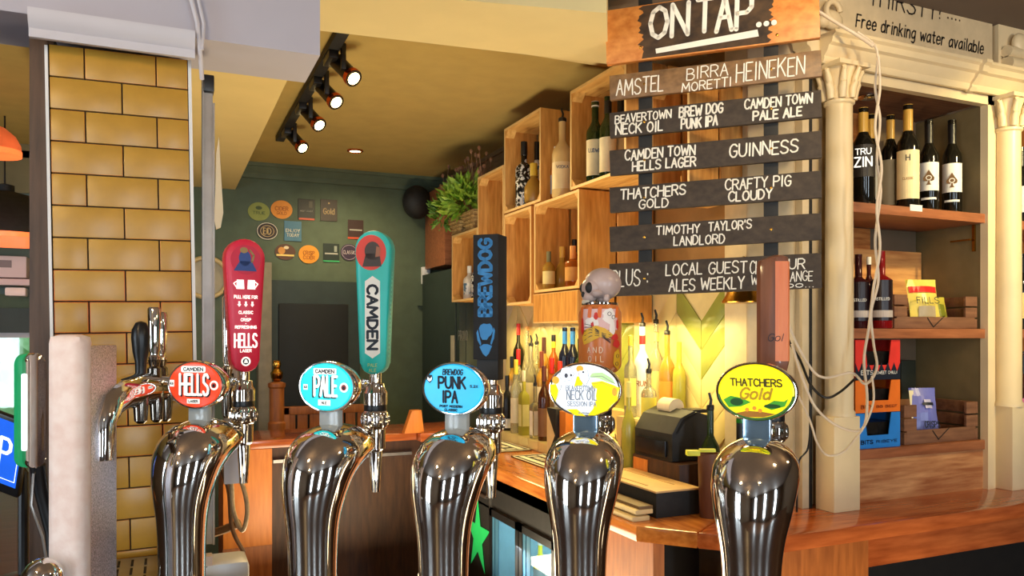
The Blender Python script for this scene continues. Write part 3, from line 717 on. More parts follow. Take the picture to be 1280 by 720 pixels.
    sk = part('skull', mb, bone, t, local=True, smooth=60, label='grey resin skull')
    mb = MB()
    for s_ in (-1, 1): ell(o+fd*.0275+sd*s_*.0115-UP*.004, .0075, .0085, .0105)
    ell(o+fd*.0345-UP*.016, .0035, .0035, .0055)
    part('eye_socket', mb, M['matt_black'], sk, local=True)
    mb = MB()
    for k in range(7):
        an = (k-3)*.28; p = o+fd*(.020+.0135*cos(an))+sd*(.0135*sin(an))-UP*.0295; mb.obox(p, fd, sd, UP, .003, .0034, .006, .0006)
    part('teeth', mb, flat((206, 196, 176)), sk, local=True)

def bat_handle(t, z0):
    th = radians(-10); hx = V(cos(th), -sin(th), 0); n = V(-sin(th), -cos(th), 0); c = V(0.002, TAPY, z0)
    h, w = .206, .052
    sec = [(-.026, .012), (-.020, .018), (.004, .0205), (.010, .020), (.024, .014), (.026, .008), (.026, -.012), (-.026, -.012)]
    rings = [[c+hx*x*k+n*y*k+UP*(z+dz*(1 if x > 0 else -.6)) for x, y in sec] for z, k, dz in ((-.005, .5, 0), (.012, .85, 0), (.03, 1.0, 0), (h-.012, 1.0, .004), (h-.002, .92, .004), (h+.002, .6, .003))]
    mb = MB(); mb.rings(rings); hd = part('tap_handle', mb, wood('handle_mahogany', (104, 58, 36), (140, 82, 52), 'Z', .35, coat=.3), t, local=True, smooth=25)
    x = [V(0, 0, 0)]
    f = c+n*.0212; mb = MB()
    a, b_ = hx*.003+n*.0208, hx*.0262+n*.0125
    fp = [c+hx*x+n*y for x, y in ((.0035, .0212), (.0102, .0207), (.0245, .0146), (.0268, .0078), (.0268, -.004))]
    for p, q in zip(fp, fp[1:]): mb.poly([p+UP*.032, q+UP*.032, q+UP*(h-.006), p+UP*(h-.006)])
    part('lit_facet', mb, wood('facet_lit_orange', (224, 112, 58), (240, 142, 84), 'Z', .35), hd, local=True, smooth=0, label='front facet with its lit tone painted in orange')  # light falling on this side of the ridge is painted on in orange
    mb = MB(); mb.text('Gol', c-hx*.009+n*.0219+UP*.066, hx, UP, .012, .024, .0011, .25); part('lettering', mb, INK, hd, local=True, smooth=0)

RED = E((232, 70, 36)); CY = E((18, 204, 210)); BLU = E((24, 172, 222)); YL = E((240, 222, 20)); GRN = flat((70, 160, 40), .4, .3)
hells = label_art(None, [
    ('badge_shadow', INK, 'text', [('HELLS', .045, -.03, 1.02, .84, .085, 0)]),
    ('badge_lettering', WHT, 'text', [('HELLS', .0, .02, 1.02, .84, .085, 0)]),
    ('badge_plate', WHT, 'rect', [(-.02, .66, .88, .26, .6), (-.02, -.68, .46, .20, .1), (-.80, .06, .17, .28, .2)]),
    ('badge_roundel', WHT, 'disc', [(.72, .0, .155, .20)]),
    ('badge_small_lettering', INK, 'text', [('CAMDEN', -.02, .66, .70, .13, .028, 0), ('LAGER', -.02, -.68, .32, .09, .02, 0), ('4.6', -.80, .06, .12, .10, .02, 0)]),
    ('badge_mark', flat((200, 60, 40), .4, .3), 'disc', [(.72, .0, .095, .12)]), ('badge_mark_dot', INK, 'disc', [(.72, -.01, .05, .07)])])
pale = label_art(None, [
    ('badge_shadow', INK, 'text', [('PALE', -.03, -.01, .80, .76, .085, 0)]),
    ('badge_lettering', WHT, 'text', [('PALE', .02, .04, .80, .76, .085, 0)]),
    ('badge_plate', WHT, 'rect', [(.0, .62, .82, .24, .3), (-.02, -.62, .44, .22, .08), (-.70, -.02, .16, .22, .1)]),
    ('badge_roundel', WHT, 'disc', [(.68, .0, .15, .19)]),
    ('badge_small_lettering', INK, 'text', [('CAMDEN', .0, .62, .66, .13, .028, 0), ('ALE', -.02, -.62, .18, .10, .02, 0), ('4.0', -.70, -.02, .10, .09, .02, 0)]),
    ('badge_mark', flat((150, 40, 40), .4, .2), 'disc', [(.68, .0, .09, .115)]), ('badge_mark_dot', INK, 'disc', [(.68, -.02, .045, .07)])])
punk = label_art(None, [
    ('badge_lettering', INK, 'text', [('BREWDOG', -.01, .64, .62, .20, .030, .12), ('PUNK', -.03, .24, .84, .42, .066, 0), ('IPA', -.09, -.30, .46, .42, .066, 0), ('5.2%', .66, .12, .24, .08, .02, 0), ('POST MODERN', -.06, -.66, .70, .08, .022, 0), ('CLASSIC', -.06, -.80, .40, .08, .022, 0)]),
    ('badge_shield', INK, 'poly', [((-.82, .52), (-.66, .52), (-.64, .34), (-.73, .20), (-.84, .34))]),
    ('badge_shield_mark', WHT, 'poly', [((-.80, .44), (-.72, .36), (-.66, .46), (-.67, .32), (-.74, .26), (-.81, .34))])])
neck = label_art(None, [
    ('badge_print', YL, 'poly', [((-.96, .16), (-.80, .20), (-.72, -.05), (-.80, -.48), (-.93, -.18)), ((.20, .28), (.50, .34), (.80, .20), (.96, .10), (.90, -.35), (.62, -.74), (.30, -.92), (.10, -.94), (.25, -.7), (.34, -.3)), ((-.28, .10), (-.06, .16), (.02, .46), (-.20, .50)), ((-.5, -.74), (-.2, -.72), (.02, -.96), (-.26, -.94))]),
    ('badge_print_orange', E((240, 170, 60), .4), 'disc', [(-.80, .34, .10, .14), (-.12, .78, .10, .12), (.84, -.05, .07, .16)]),
    ('badge_print_green', E((190, 220, 160), .4), 'poly', [((.22, .62), (.50, .66), (.78, .44), (.86, .24), (.62, .32), (.40, .44), (.16, .48))]),
    ('badge_print_white', E((236, 240, 244), .5), 'poly', [((-.70, .50), (-.62, .80), (-.36, .82), (-.28, .58), (-.36, .36), (-.58, .30)), ((-.16, .70), (.10, .74), (.14, .40), (.04, .12), (-.12, .40)), ((-.66, .12), (.36, .06), (.30, -.50), (.10, -.72), (-.62, -.66), (-.80, -.42))]),
    ('badge_line_work', flat((80, 90, 100), .5), 'line', [(.010, [(-.70, .50), (-.62, .80), (-.36, .82), (-.28, .58), (-.36, .36), (-.58, .30), (-.70, .50)]), (.010, [(-.16, .70), (-.12, .40), (.04, .12), (.14, .40), (.10, .74)]), (.012, [(-.80, -.42), (-.62, .14), (-.66, .12)]), (.008, [(.16, .48), (.50, .52), (.86, .24)]), (.008, [(.2, .22), (.5, .28), (.8, .12)])]),
    ('badge_eye', flat((90, 90, 100), .5), 'disc', [(-.50, .52, .05, .09), (-.36, .54, .03, .05), (-.02, .66, .03, .04)]),
    ('badge_lettering', flat((150, 158, 170), .5, .2), 'text', [('BEAVERTOWN', -.10, .06, .80, .18, .020, 0), ('NECK OIL', -.06, -.20, .84, .34, .032, 0), ('SESSION IPA', -.06, -.52, .80, .16, .020, 0), ('BEAVERTOWN', .0, -.86, .30, .05, .010, 0)])])
gold = label_art(None, [
    ('badge_edge', flat((60, 110, 50), .4, .2), 'line', [(.05, [(.93*cos(q), .93*sin(q)) for q in [pi+.15+k*(pi-.3)/18 for k in range(19)]])]),
    ('badge_leaf', GRN, 'poly', [((-.80, -.30), (-.62, -.16), (-.36, -.22), (-.10, -.36), (-.36, -.52), (-.66, -.56)), ((.20, -.50), (.46, -.28), (.70, -.30), (.80, -.20), (.72, -.46), (.40, -.60))]),
    ('badge_ground', flat((170, 110, 30), .4, .2), 'poly', [((-.5, -.76), (-.2, -.66), (.2, -.68), (.5, -.74), (.2, -.86), (-.2, -.88))]),
    ('badge_dots', flat((226, 150, 40), .4, .3), 'disc', [(-.2, -.62, .05, .07), (-.02, -.56, .05, .07), (.12, -.64, .05, .07)]),
    ('badge_lettering', flat((80, 70, 24), .4), 'text', [('THATCHERS', .02, .32, 1.26, .24, .034, -.06)]),
    ('badge_script', flat((196, 160, 34), .4, .2), 'text', [('Gold', -.02, -.06, .74, .36, .055, .25)]),
    ('badge_tree', flat((30, 90, 30), .4), 'disc', [(-.46, -.36, .16, .13), (.42, -.47, .2, .07)])])
STEM = mat('stem_acrylic', (196, 200, 196), .15, trans=.25, var=.03)
STEMB = mat('stem_blue', (140, 168, 190), .12, metal=.7, var=.08, scale=30)
font('chrome swan-neck beer font with orange oval badge and red paddle handle', 245.3, 481, 1.46, 15, RED, hells, painted_handle(-48, .055, .080, .272, .034, flat((214, 28, 62), .35), 'red'), STEM)
font('chrome swan-neck beer font with aqua oval badge and turquoise paddle handle', 409, 483.5, 1.38, 24, CY, pale, painted_handle(-17, .050, .072, .277, .036, flat((32, 176, 164), .35), 'aqua'), STEM)
font('chrome swan-neck beer font with blue oval badge and tall black box handle', 568, 486, 1.326, 23, BLU, punk, black_box_handle, STEM)
font('chrome swan-neck beer font with white and yellow badge and skull-topped can handle', 731, 487, 1.297, 16, E((232, 236, 240), .4), neck, skull_can_handle, STEMB)
font('chrome swan-neck beer font with yellow oval badge and ridged wooden handle', 945, 489.5, 1.2, 27, YL, gold, bat_handle, STEMB)

# ------------------------------------------------------------------ frosted font at the far left
b0 = P(97, 700, 1.22); t = thing('frosted_beer_font', 'broad frosted beer font with chrome side and horizontal tap arm', 'beer font', (b0.x, b0.y, ZB))
Zf = 1.22
def Q(u, v, dz=0): return P(u, v, Zf+dz)
mb = MB()
def slab(u0, u1, v0, v1, z0, z1, bev):
    p = [P(u0, v1, z0), P(u1, v1, z0), P(u1*1.0, v1, z1), P(u0, v1, z1)]
    p = [P(u0, v1, z0), P(u1, v1, z0)]; dx = p[1]-p[0]; dy = FWD*(z1-z0); h = P(u0, v0, z0).z
    bot = [V(q.x, q.y, ZB) for q in (p[0], p[1], p[1]+dy, p[0]+dy)]; top = [V(q.x, q.y, h) for q in (p[0], p[1], p[1]+dy, p[0]+dy)]
    mb.hexa(bot+top, bev)
frost = mat('frost', (240, 212, 200), .75, c2=(250, 230, 220), scale=40, bump=.35)
slab(57, 101, 418, 720, 1.20, 1.24, .014); part('frosted_face', mb, frost, t, smooth=60)
mb = MB(); slab(97, 106, 432, 720, 1.215, 1.315, .004); part('chrome_body', mb, mat('wet_chrome', (214, 206, 214), .32, .85, var=.35, scale=420, bump=.35), t, smooth=40)
mb = MB(); a = P(126, 560, 1.27); mb.tube([P(128, 575, 1.27), P(128, 530, 1.27), P(133, 508, 1.29), P(146, 494, 1.33), P(170, 487, 1.42), P(203, 486, 1.58), P(232, 489, 1.72), P(284, 492, 1.84)], [.016, .020, .026, .029, .031, .031, .024, .020], 18); part('tap_arm', mb, M['chrome'], t, smooth=60)
mb = MB(); mb.lathe([(.009, 0), (.010, .03), (.014, .05), (.0165, .075), (.0155, .09), (.009, .103), (.002, .106)], P(176, 470, 1.44)-UP*.005, seg=18); part('tap_handle', mb, M['black'], t, label='black ball-topped tap handle')
for du, top, zz in ((193, 384, 1.50), (201, 390, 1.56), (284, 370, 1.80)):
    c = P(du, 450 if du < 250 else 462, zz); h = ((450 if du < 250 else 462)-top)*zz/FPX
    mb = MB(); mb.lathe([(.010, 0), (.0115, .006), (.0085, .010), (.0085, .014), (.0105, .020), (.0125, h-.004), (.010, h)], c, seg=18); part('tap_handle', mb, M['chrome'], t)
    mb = MB(); mb.lathe([(.007, -.052), (.013, -.048), (.013, -.016), (.009, -.012), (.012, 0)], c, seg=16); part('handle_base', mb, M['dark_chrome'], t)
for k, (du, zz) in enumerate(((176, 1.40), (196, 1.48), (207, 1.54), (284, 1.80))):
    mb = MB(); mb.lathe([(.006, -.045), (.011, -.04), (.013, -.012), (.012, .03), (.015, .034)], P(du, 498, zz), seg=14); part('tap_body', mb, M['dark_chrome'], t)
# green-edged illuminated badge seen edge on
t = thing('edge_lit_badge', 'tall green-edged lit beer badge turned edge on beside the frosted font', 'beer badge', tuple(P(42, 585, 1.24)))
hx = (RGT*.55+FWD*.83).normalized(); n = hx.cross(UP)
c = P(42, 513, 1.24)
def capsule(w, h, r):
    pts = []
    for (sx, sy, a0) in ((1, 1, 0), (-1, 1, pi/2), (-1, -1, pi), (1, -1, 3*pi/2)):
        for k in range(7): an = a0+k*pi/12; pts.append((sx*(w/2-r)+r*cos(an), sy*(h/2-r)+r*sin(an)))
    return pts
mb = MB(); mb.prism(capsule(.030, .182, .014), c-n*.008, hx, UP, n*.016, .004); part('badge_frame', mb, M['chrome'], t)
mb = MB(); mb.prism(capsule(.030, .180, .014), c-RGT*.012-n*.006, hx, UP, n*.012, .002); part('badge_edge', mb, flat((30, 150, 92), .3, .3), t)
mb = MB(); mb.obox(c-FWD*.03+RGT*.004, RGT, FWD, UP, .008, .006, .120, .003); part('lit_strip', mb, flat((214, 240, 236), .3, 1.2), t)
mb = MB(); mb.tube([c+FWD*.01+UP*(-.088), c+FWD*.02-UP*.13, c+RGT*.012+FWD*.03-UP*.20, V(c.x+RGT.x*.02, c.y+RGT.y*.02, ZB)+FWD*.03], [.012, .011, .011, .012], 12); part('stem', mb, M['black'], t)
mb = MB(); mb.tube([c-UP*.10, c-UP*.15-RGT*.004, c-UP*.20+RGT*.014, c-UP*.235+RGT*.020], .0022, 8); part('cable', mb, M['steel'], t)
mb = MB(); o = P(53, 722, 1.16); mb.lathe([(.026, ZB), (.026, o.z-.004), (.029, o.z), (.027, o.z+.010), (.019, o.z+.021), (.008, o.z+.028), (.001, o.z+.029)], (o.x, o.y, 0), seg=24)
single('drain_knob', mb, M['chrome'], 'round chrome dome in front of the frosted font', 'tap', (o.x, o.y, ZB), smooth=60)
# card reader stand with blue parking-style screen
t = thing('payment_tablet', 'tilted tablet with blue screen showing a white letter P', 'tablet', tuple(P(8, 640, 1.5)))
c = P(5, 566, 1.5); hx = (RGT*.93-FWD*.05-UP*.33).normalized(); hy = (UP*.9+RGT*.33-FWD*.28).normalized(); hy = (hy-hx*hy.dot(hx)).normalized(); n = hx.cross(hy)
if n.dot(FWD) > 0: n = -n
mb = MB(); mb.obox(c, hx, hy, n, .088, .165, .012, .004); part('case', mb, M['black'], t)
mb = MB(); f = c+n*.0065; mb.poly([f-hx*.038-hy*.062, f+hx*.038-hy*.062, f+hx*.038+hy*.074, f-hx*.038+hy*.074]); s_ = part('screen', mb, flat((24, 84, 196), .2, .8), t, smooth=0)
mb = MB(); f = c+n*.0070; mb.text('P', f-hx*.004-hy*.020, hx, hy, .056, .022, .007); mb.ribbon([f-hx*.03-hy*.05, f+hx*.034-hy*.05, f+hx*.034+hy*.066], .0015, n); part('lettering', mb, flat((220, 232, 255), .3, 1), s_, smooth=0)
mb = MB(); p0 = V(c.x, c.y, ZB)-n*.05; mb.tube([c-n*.006, c-n*.05-UP*.06, p0], .009, 10); mb.lathe([(.05, 0), (.05, .008), (.012, .014)], p0, seg=24); part('stand', mb, M['black'], t)

# hose coil and white pump box below the first fonts
t = thing('hose_coil', 'coil of braided beige hose hanging behind the bar', 'hose', tuple(P(295, 600, 1.9)))
mb = MB()
def px(*pts, z=2.04): return [P(u, v, z+dz) for u, v, dz in pts]
def spl(pts, n=6):
    out = []
    for i in range(len(pts)-1):
        A, B, Cc, D = pts[max(i-1, 0)], pts[i], pts[i+1], pts[min(i+2, len(pts)-1)]
        for k in range(n):
            s = k/n; out.append(.5*((2*B)+(Cc-A)*s+(2*A-5*B+4*Cc-D)*s*s+(3*B-A-3*Cc+D)*s**3))
    return out+[pts[-1]]
mb.tube(spl(px((276, 560, 0), (292, 582, 0), (305, 612, .02), (309, 640, .02), (303, 663, .02), (292, 640, .04), (289, 604, .04), (282, 572, .05), (276, 560, .08))), .0062, 8); part('hose', mb, mat('hose_beige', (206, 180, 140), .5, var=.15, scale=90), t)
mb = MB(); mb.tube(spl(px((268, 566, .1), (285, 610, .1), (290, 660, .08), (305, 690, .1))), .0055, 8); part('hose', mb, mat('hose_brown', (116, 84, 58), .5, var=.15), t)
mb = MB(); mb.tube(spl(px((260, 668, .12), (280, 662, .1), (300, 654, .1))), .012, 8); part('strap', mb, mat('strap_brown', (140, 104, 66), .6, bump=.3, scale=90), t)
mb = MB(); c = P(281, 716, 1.70); mb.box((c.x-.05, c.y-.04, c.z-.10), (c.x+.048, c.y+.06, c.z+.032), .014)
t = thing('pump_box', 'white rounded pump box standing low behind the first font', 'box', (c.x, c.y, c.z-.10)); part('housing', mb, M['white'], t)
mb = MB(); p = P(258, 713, 1.66); mb.box((p.x-.014, p.y-.01, p.z-.09), (p.x+.012, p.y+.02, p.z+.032), .002); part('socket_plate', mb, flat((222, 196, 176), .5), t)
mb = MB(); p = p+V(0, -.0105, .004); mb.ribbon([p+V(.003*sin(q), 0, .006*cos(q)) for q in (0, .8, 1.6, 2.4, 3.1)], .002, V(0, -1, 0)); part('socket_slot', mb, INK, t, smooth=0)
# ------------------------------------------------------------------ hanging tap list
T0 = 2.35
dS = (RGT*cos(radians(17))-FWD*sin(radians(17))); dS = (dS+UP*.0255); ux = dS.normalized(); uy = UP-ux*ux.dot(UP); uy.normalize(); nS = ux.cross(uy)
if nS.dot(FWD) > 0: nS = -nS
sR = P(1027, 418, T0); L = .642
def SG(x, z): return sR+ux*(x-L)+UP*z          # x runs 0..L along the boards, z is height above the eye
def zr(v): return (HOR-v)*T0/FPX
t = thing('tap_list_sign', 'hanging sign of dark planks hand-lettered with the beers on tap', 'sign', tuple(SG(L/2, zr(330))))
dark_w = wood('sign_plank_dark', (50, 41, 35), (72, 60, 50), 'X', .7, 6)
glare_w = wood('sign_plank_glare', (108, 80, 54), (150, 114, 76), 'X', .45, 6)  # same dark paint as the other planks, with warm glare put into the colour
head_w = wood('sign_header_wood', (198, 116, 50), (230, 156, 80), 'X', .4, 5)
def sub_text(parent, items, off=.0012, mt=None, nm='lettering'):
    mb = MB()
    pass
    for s, x, z, w, h, st in items:
        mb = MB(); mb.text(s, SG(x, z)+nS*off, ux, uy, h, w, st, .06, .05); part(nm, mb, mt or M['paint_lettering'], parent, smooth=0)
def plank(vt, vb, mt, x0=0, x1=L, off=0, th=.018):
    a, b = zr(vb), zr(vt); c = (SG(x0, a)+SG(x1, b))/2+nS*off
    c = (SG(x0, (a+b)/2)+SG(x1, (a+b)/2))/2-nS*(th/2)+nS*off
    mb = MB(); mb.obox(c, ux, nS, uy, x1-x0, th, b-a, .002); return mb
zf = lambda u, v: None
# strap battens up to the ceiling
for xs in (.112, .498):
    mb = MB(); a, b = SG(xs, zr(360)), SG(xs, zr(-30)); b.z = ZN
    c = (a+b)/2-nS*.027; mb.obox(c, ux, nS, UP, .043, .016, b.z-a.z, .001); part('strap', mb, M['matt_black'], t)
hd = part('header_board', plank(-26, 47, head_w, -.012, L-.006, .004, .022), head_w, t)
rr = random.Random(5)
za, zb = zr(47)+.004, zr(-26)-.003
lft = [(.102+rr.uniform(-.012, .010), za+(zb-za)*k/22) for k in range(23)]; rgt = [(.500+rr.uniform(-.014, .006), za+(zb-za)*k/22) for k in range(23)]
mb = MB()
for k in range(22): mb.poly([SG(*lft[k])+nS*.0046, SG(*rgt[k])+nS*.0046, SG(*rgt[k+1])+nS*.0046, SG(*lft[k+1])+nS*.0046])
part('dark_panel', mb, wood('scorched_paint', (50, 40, 34), (92, 70, 50), 'X', .38, 4), hd, smooth=0, label='dark painted middle with ragged ends')
sub_text(hd, [('ON', .130, zr(22), .118, .098, .0140), ('TAP', .276, zr(22), .165, .102, .0140)], .0056)
mb = MB()
for k in range(3):
    c = SG(.462+k*.022, zr(21))+nS*.0056; mb.disc(c, ux, uy, .0085, .0085, 12)
mb.poly([SG(.140, zr(71))+nS*.0056, SG(.148, zr(67.5))+nS*.0056, SG(.462, zr(52))+nS*.0056, SG(.468, zr(45))+nS*.0056, SG(.452, zr(43))+nS*.0056, SG(.142, zr(65))+nS*.0056]) if 0 else None
mb.poly([SG(.150, zr(41))+nS*.0056, SG(.462, zr(36))+nS*.0056, SG(.458, zr(27))+nS*.0056, SG(.148, zr(34.5))+nS*.0056]); part('underline', mb, M['paint_lettering'], hd, smooth=0)
mb = MB()
for q in ((.10, 30), (.515, 37)): mb.lathe([(.005, 0), (.004, .002), (.001, .003)], SG(q[0], zr(q[1]))+nS*.004, nS, seg=10)
part('screw', mb, M['brass'], hd)
B = [(62, 95), (112, 146), (163, 197), (213, 247), (266, 299.5), (316, 360)]
txt = [
 [('AMSTEL', .022, (90.5, 70), .150, 3.4), ('BIRRA', .245, (80, 65), .125, 2.8), ('MORETTI', .230, (95, 83.5), .150, 2.8), ('HEINEKEN', .395, (90, 67.5), .198, 3.2)],
 [('BEAVERTOWN', .018, (127.5, 117), .178, 3.2), ('NECK OIL', .020, (143, 130), .150, 3.8), ('BREW DOG', .222, (128, 115.5), .132, 4.2), ('PUNK IPA', .228, (143.5, 131), .110, 4.2), ('CAMDEN TOWN', .420, (127, 115), .195, 3.6), ('PALE ALE', .445, (142, 131), .140, 4.2)],
 [('CAMDEN TOWN', .050, (178.5, 166), .220, 3.8), ('HELLS LAGER', .074, (193.5, 181.5), .198, 4.0), ('GUINNESS', .375, (187, 171), .200, 3.8)],
 [('THATCHERS', .036, (230, 217), .205, 3.8), ('GOLD', .095, (244.5, 233), .092, 3.4), ('CRAFTY PIG', .362, (228.5, 215.5), .192, 3.4), ('CLOUDY', .372, (243.5, 231.5), .128, 3.8)],
 [('TIMOTHY', .150, (281, 270), .134, 3.2), ("TAYLOR'S", .312, (280, 269), .128, 3.2), ('LANDLORD', .205, (296.5, 285), .155, 3.2)],
 [('PLUS :', .006, (347, 326), .118, 3.2), ('LOCAL GUEST', .180, (336, 321.5), .246, 3.2), ('ALES WEEKLY', .190, (356, 341), .228, 3.4), ('CHECK', .436, (338, 322), .078, 2.6), ('OUR', .522, (335, 322.5), .072, 3.0), ('WHOLE', .440, (352, 340), .08, 2.4), ('RANGE', .536, (350, 338), .080, 2.2), ('TOO...', .516, (358, 353.5), .104, 2.2)]]
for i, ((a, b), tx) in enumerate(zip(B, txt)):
    pk = part('plank', plank(a, b, dark_w, 0, L, 0), glare_w if i == 0 else dark_w, t, label='dark plank under the header, warm glare painted in' if i == 0 else None)
    sub_text(pk, [(s, x, zr(v0), w, (v0-v1)*T0/FPX, st*.00118*1.1) for s, x, (v0, v1), w, st in tx])
    mb = MB()
    for xs in (.112, .498): mb.lathe([(.0045, 0), (.004, .0015), (.001, .002)], SG(xs, zr((a+b)/2))+nS*.0, nS, seg=10)
    part('screw', mb, M['brass'], pk)
# brass bell below the sign, on a wall bracket
c = P(930, 372, 2.55); t = thing('brass_bell', 'brass bell hanging under the dark sign', 'bell', tuple(c))
mb = MB(); mb.lathe([(.070, -.018), (.072, -.014), (.058, .008), (.048, .035), (.040, .055), (.026, .068), (.004, .074)], c, seg=28); part('bell', mb, M['brass'], t)
mb = MB(); e = V(XW-.0, 2.22, c.z+.13); mb.tube([c+UP*.07, c+UP*.13, e], .006, 8); mb.lathe([(.02, 0), (.02, -.01)], e, V(1, 0, 0), seg=14); part('bracket', mb, M['brass'], t)

# ------------------------------------------------------------------ display cabinet
YC, YBK = 1.92, 2.235
t = thing('display_cabinet', 'cream painted cabinet with turned columns and timber shelves over the back bar', 'cabinet', (2.5, 2.1, ZK))
XL, XR = 2.068, 2.762
mb = MB(); mb.box((XR, YC, ZK), (XR+.035, YC+.03, 2.43)); mb.box((XR+.037, YC+.006, ZK), (XR+.055, YC+.03, 2.43)); mb.box((XR+.057, YC-.004, ZK), (XR+.15, YC+.03, 2.43)); part('stile', mb, M['cream'], t)
mb = MB(); mb.box((XL-.045, YC-.005, ZK), (XL, YC+.03, 2.43)); part('stile', mb, M['cream'], t)
mb = MB(); mb.box((XL-.02, YC, 2.395), (XR+.13, YC+.03, 2.44)); part('head_rail', mb, M['cream'], t)
mb = MB(); mb.box((XR+.005, YC+.031, ZK), (XR+.02, YBK-.003, 2.40)); part('side_panel', mb, mat('cabinet_grey_paint', (128, 112, 76), .6, var=.06), t, label='olive grey inner side')
mb = MB(); mb.box((XL-.02, YC+.03, ZK), (XL-.003, YBK, 2.43)); part('side_panel', mb, M['wall_brown'], t)
mb = MB(); mb.box((XL, YBK-.012, ZK), (XR-.0, YBK-.002, 2.43)); part('back_panel', mb, M['wall_brown'], t)
gb = wood('grainy_back_board', (166, 92, 44), (214, 142, 76), 'X', .4, 9)
for z0, z1, xb in ((2.01, 2.40, 2.44), (1.60, 1.83, 2.44), (1.84, 1.96, 2.50), (1.17, 1.28, 2.44)):
    mb = MB(); mb.box((XL, YBK-.022, z0), (xb, YBK-.013, z1), .002); part('back_board', mb, gb, t, label='strongly grained back board')
mb = MB(); mb.box((XL, YC+.03, 2.405), (XR, YBK, 2.415)); part('top_panel', mb, M['crate_dark'], t)
sh = []
for z in (1.995, 1.570, 1.160):
    mb = MB(); mb.box((XL, YC+.012, z-.034), (XR+.004, YBK-.024, z), .002); sh.append(part('shelf', mb, M['shelf'], t))
mb = MB(); c = PY(1145, 260, YC+.0115); mb.box((c.x-.03, YC+.0105, c.z-.011), (c.x+.03, YC+.012, c.z+.011)); part('price_tag', mb, M['white'], sh[0], smooth=0)
mb = MB(); mb.box((XR-.03, YC+.05, 1.90), (XR-.018, YC+.13, 1.906)); mb.box((XR-.004, YC+.05, 1.86), (XR+.004, YC+.06, 1.96)); part('shelf_bracket', mb, M['brass'], sh[0])
mb = MB(); mb.box((XL, YC+.02, ZK), (XR, YC+.04, 1.126)); part('base_board', mb, wood('base_board_grain', (160, 98, 60), (214, 158, 106), 'X', .35, 6), t, label='boldly grained base board')
mb = MB(); c = V(2.30, 2.05, 2.404); mb.lathe([(.036, 0), (.036, -.004), (.028, -.008)], c, seg=24); part('downlight', mb, M['chrome'], t)
# cornice moulding
mb = MB(); prof = [(0, 0), (.012, 0), (.02, .012), (.02, .02), (.034, .036), (.04, .050), (.052, .056), (.056, .075), (.066, .082), (.066, .092), (0, .092)]
mb.prism([(-a, b) for a, b in prof], (1.93, YC-.012, 2.425), (0, 1, 0), (0, 0, .98), (1.30, 0, 0)); part('cornice', mb, M['cream'], t)
mb = MB(); mb.prism([(-a*1.25, b) for a, b in prof], (2.62, YC-.014, 2.42), (0, 1, 0), (0, 0, 1), (.03, 0, 0)); part('cornice_bracket', mb, M['cream'], t)
mb = MB(); mb.prism([(-a, b) for a, b in prof], (1.93, YC+.05, 2.425), (1, 0, 0), (0, 0, .98), (0, -.062, 0)); part('cornice', mb, M['cream'], t)
def column(cx, cy, r, x0, x1, y0, ped_top, col_top):
    mb = MB(); mb.box((x0, y0, ZK), (x1, YC+.02, ped_top), .003); part('pedestal', mb, M['cream'], t)
    mb = MB(); mb.lathe([(r*1.12, ped_top), (r*1.12, ped_top+.012), (r, ped_top+.02), (r, ped_top+.4), (r*.93, col_top-.13), (r*1.08, col_top-.125), (r*1.08, col_top-.117), (r*.92, col_top-.112)], (cx, cy, 0), seg=32); cl = part('column', mb, M['cream'], t)
    mb = MB(); mb.lathe([(r*.92, col_top-.115), (r*.98, col_top-.07), (r*1.2, col_top-.03), (r*1.35, col_top-.012)], (cx, cy, 0), seg=24)
    for k in range(8):                                    # acanthus leaves
        an = 2*pi*k/8+.2; d = V(cos(an), sin(an), 0); s_ = V(-sin(an), cos(an), 0); c = V(cx, cy, 0)
        for hh, rr_, w in ((.055, 1.0, .5), (.098, 1.15, .42)):
            pts = [c+d*(r*(.98+.05))+UP*(col_top-.112), c+d*(r*1.10*rr_)+UP*(col_top-.112+hh*.6), c+d*(r*1.42*rr_)+UP*(col_top-.112+hh*.95), c+d*(r*1.5*rr_)+UP*(col_top-.112+hh*.82)]
            mb.tube(pts, [r*w*.5, r*w*.62, r*w*.42, r*w*.12], 8, sx=1.0)
    mb.box((cx-r*1.5, cy-r*1.5, col_top-.014), (cx+r*1.5, cy+r*1.3, col_top)); part('capital', mb, M['cream'], t, smooth=50)
column(2.012, 1.905, .044, 1.945, 2.058, 1.862, 1.285, 2.425)
column(2.852, 1.905, .044, 2.812, 2.905, 1.862, 1.285, 2.425)
# flat pilaster strips on the chamfer left of the column
mb = MB()
q0, q1 = V(1.822, 2.128, 0), V(1.903, 1.985, 0)
for a, b, o in ((.05, .42, .012), (.55, .98, .016)):
    A, Bq = q0.lerp(q1, a), q0.lerp(q1, b); d = (q1-q0).normalized(); n = V(-d.y, d.x, 0)
    if n.x > 0: n = -n
    mb.hexa([A+UP*ZK, Bq+UP*ZK, Bq+n*o+UP*ZK, A+n*o+UP*ZK, A+UP*2.6, Bq+UP*2.6, Bq+n*o+UP*2.6, A+n*o+UP*2.6])
mb.box((1.903, 1.955, ZK), (1.932, 1.984, 2.6)); struct('trim_8', mb, M['cream_old'])
mb = MB(); mb.box((1.9315, 1.953, ZK), (1.9435, 1.957, 2.5)); struct('trim_9', mb, M['matt_black'])
